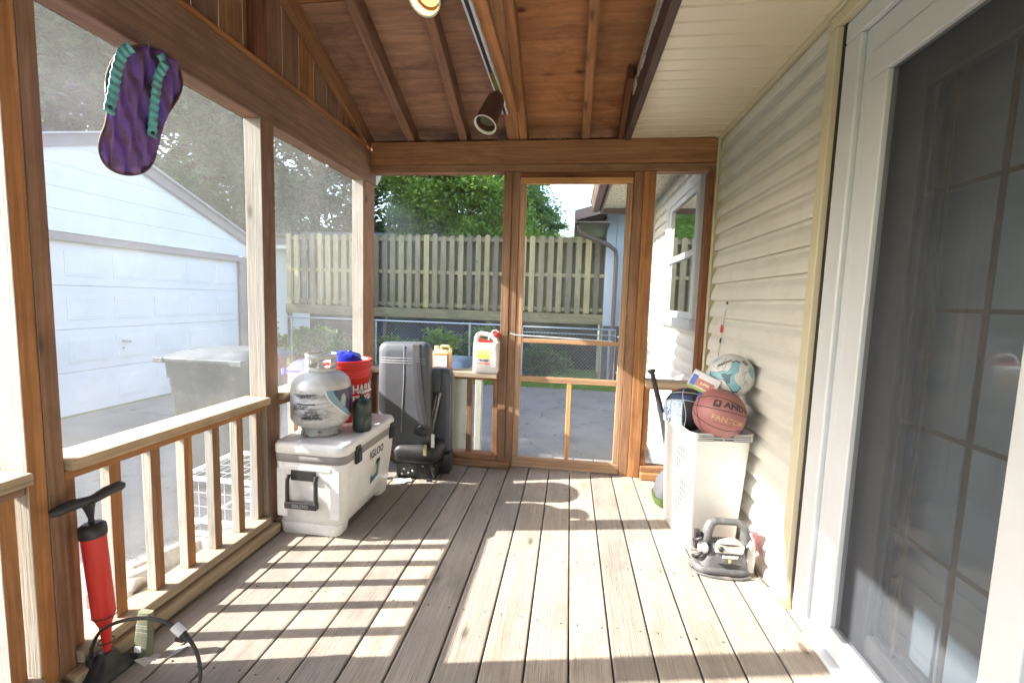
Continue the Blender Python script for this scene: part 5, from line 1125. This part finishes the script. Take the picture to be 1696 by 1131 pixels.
# ---------------- white cage
W=thing('wire_crate','white framed wire crate on the driveway outside the railing','crate',(-2.6,2.95,-.47))
b=MB(); x0,x1,y0,y1,z0,z1=-2.60,-2.02,2.62,3.12,-.45,-.06
for xx in (x0,x1):
    for yy_ in (y0,y1): b.box(xx-.013,xx+.013,yy_-.013,yy_+.013,-.47,z1,'z')
for zz in (z0,z1,-.36): 
    for yy_ in (y0,y1): b.box(x0,x1,yy_-.012,yy_+.012,zz-.014,zz+.014,'x')
for zz in (z0,z1):
    for xx in (x0,x1): b.box(xx-.012,xx+.012,y0,y1,zz-.0135,zz+.0135,'y')
b.build('frame',M['white'],W,bevel=.003)
b=MB()
for i in range(1,9): b.tube([(x0+.58*i/9,y0,z0),(x0+.58*i/9,y0,z1)],.0016,5); b.tube([(x0+.58*i/9,y0,z1),(x0+.58*i/9,y1,z1)],.0016,5)
for i in range(1,4): b.tube([(x0,y0,z0+.39*i/4),(x1,y0,z0+.39*i/4)],.0016,5); b.tube([(x0,y0+.5*i/4,z1),(x1,y0+.5*i/4,z1)],.0016,5)
b.tube([(x0,y0,z0),(x1,y1,z1)],.006,6); b.build('wire_grid',M['white'],W)
# ---------------- track lights
Tk=thing('track_light','white light track under the ceiling joist with two brown spot heads','track light',(-.455,1.2,2.41))
b=MB(); b.box(-.478,-.438,-1.2,2.88,2.386,2.408,'y'); b.build('track',M['white'],Tk,bevel=.003)
b=MB(); b.box(-.466,-.450,-1.19,2.872,2.3835,2.3865,'y'); b.build('track_slot',M['ink'],Tk)
b=MB(); b.box(-.462,-.454,2.8795,2.8815,2.392,2.40,'x'); b.build('end_screw',M['ink'],Tk)
MB().box(-.482,-.385,-3,3.119,2.409,2.447,'y').build('ceiling_joist',M['stain'],P,bevel=.003)
mcan=plain('brown_can',(.10,.045,.033),.5,var=.15)
def spot(p,q,lit,lab):
    p=Vector(p);q=Vector(q);d=(q-p); L=d.length; T=Matrix.Translation(p)@d.to_track_quat('Z','Y').to_matrix().to_4x4()
    b=MB(); b.lathe([(0,-.0),(.022,0),(.032,.008),(.044,.035),(.047,.05),(.056,L-.004),(.0575,L),(.053,L),(.050,L-.03),(.042,.05),(0,.045)],(0,0,0),32,T=T); h=b.build('spot_head',mcan,Tk,label=lab)
    b=MB(); b.lathe([(.0565,L-.006),(.0590,L-.001),(.0585,L+.002),(.053,L+.001),(.050,L-.010)],(0,0,0),32,T=T,cap=False); b.build('trim_ring',plain('ring_pale',(.62,.60,.52),.4),h)
    g=G('lamp_inner'+('_lit' if lit else '')); 
    if lit:
        e=g.n('Emission',{0:(1,.55,.15,1),1:.55}).outputs[0]; g.t.links.new(e,g.out.inputs[0])
    else: g.bsdf((.55,.55,.45),.25,.6)
    b=MB(); b.lathe([(0,.052),(.025,.055),(.036,.07),(.040,L-.035)],(0,0,0),24,T=T,cap=False); b.build('reflector',g.m,h)
    g2=plain('bulb',(.7,.7,.62),.2)
    if lit:
        gg=G('bulb_lit'); e=gg.n('Emission',{0:(1,.8,.45,1),1:6.0}).outputs[0]; gg.t.links.new(e,gg.out.inputs[0]); g2=gg.m
    b=MB(); b.lathe([(0,.05),(.012,.055),(.022,.085),(.020,.105),(0,.115)],(0,0,0),16,T=T); b.build('bulb',g2,h)
    b=MB(); b.beam(p-d.normalized()*.01,Vector((-.458,p.y+.03,2.384)),.022,.012,(0,1,0)); b.build('bracket',plain('brass_bracket',(.28,.27,.06),.5,.3),h)
    return h
spot((-.412,2.335,2.262),(-.458,2.245,2.082),False,'brown spot head pointing down at the far end of the track')
spot((-.470,1.66,2.40),(-.522,1.50,2.205),True,'lit spot head glowing gold at the top edge')
pl_=bpy.data.lights.new('spot_lamp','POINT'); pl_.energy=.9; pl_.color=(1,.62,.3); pl_.shadow_soft_size=.03
po=bpy.data.objects.new('spot_lamp',pl_); po.location=(-.512,1.53,2.25); sc.collection.objects.link(po)
# ---------------- star ornament on the siding
O=thing('star_ornament','small red star on a thin wire hanging on the siding above the balls','ornament',(.925,2.83,.92))
MB().tube([(.928,2.778,1.245),(.924,2.772,1.235),(.922,2.785,1.20),(.922,2.822,1.086),(.922,2.86,.915),(.922,2.88,.84)],.0022,6).build('wire',M['steel'],O)
b=MB(); st_=[]
for i in range(10):
    a=math.pi/2+i*math.pi/5; r_=.026 if i%2==0 else .010; st_.append((2.822+r_*math.cos(a),1.086+r_*math.sin(a)))
b.prism(st_,.912,.920,lambda u,v,w:(w,u,v)); b.build('star',plain('star_red',(.65,.08,.03),.5),O)
b=MB(); b.tube([(.921,2.836,1.03),(.92,2.838,1.0)],.005,8); b.tube([(.923,2.775,1.25),(.923,2.772,1.235)],.006,8); b.build('beads',M['ink'],O)
b=MB(); b.prism([(2.33,.39),(2.35,.395),(2.352,.375),(2.345,.35),(2.335,.362)],.925,.933,lambda u,v,w:(w,u,v)); tag(b.build('plastic_clip',plain('pink_clip',(.75,.6,.6),.4)),'tiny pinkish white plastic clip on the siding beside the hamper','clip')
# ---------------- straw on the beam
M['straw']=leafmat('straw',(.30,.22,.10),(.45,.36,.2),.2)
for nm,x0,x1,n_,lb in (('straw_nest',-.22,.03,160,'dry straw nest remains on top of the back beam near the middle rafter'),('straw_nest',-.55,-.42,110,'wisps of straw on the back beam under the joist end'),('straw_nest',-1.12,-1.0,50,'few straw wisps on the back beam near the left rafter')):
    P_=[]; b=MB()
    for i in range(n_):
        x_=random.uniform(x0,x1); y_=random.uniform(3.13,3.2); a=random.uniform(0,6.28); L=random.uniform(.03,.09)
        p=Vector((x_,y_,2.314)); q=p+Vector((math.cos(a)*L,math.sin(a)*L*.3,random.uniform(.0,.06))); b.add([p,p+Vector((.002,0,.001)),q],[(0,1,2)])
    tag(b.build(nm,M['straw'],recalc=False),lb,'nest',None,'stuff')
# leaf litter on the deck
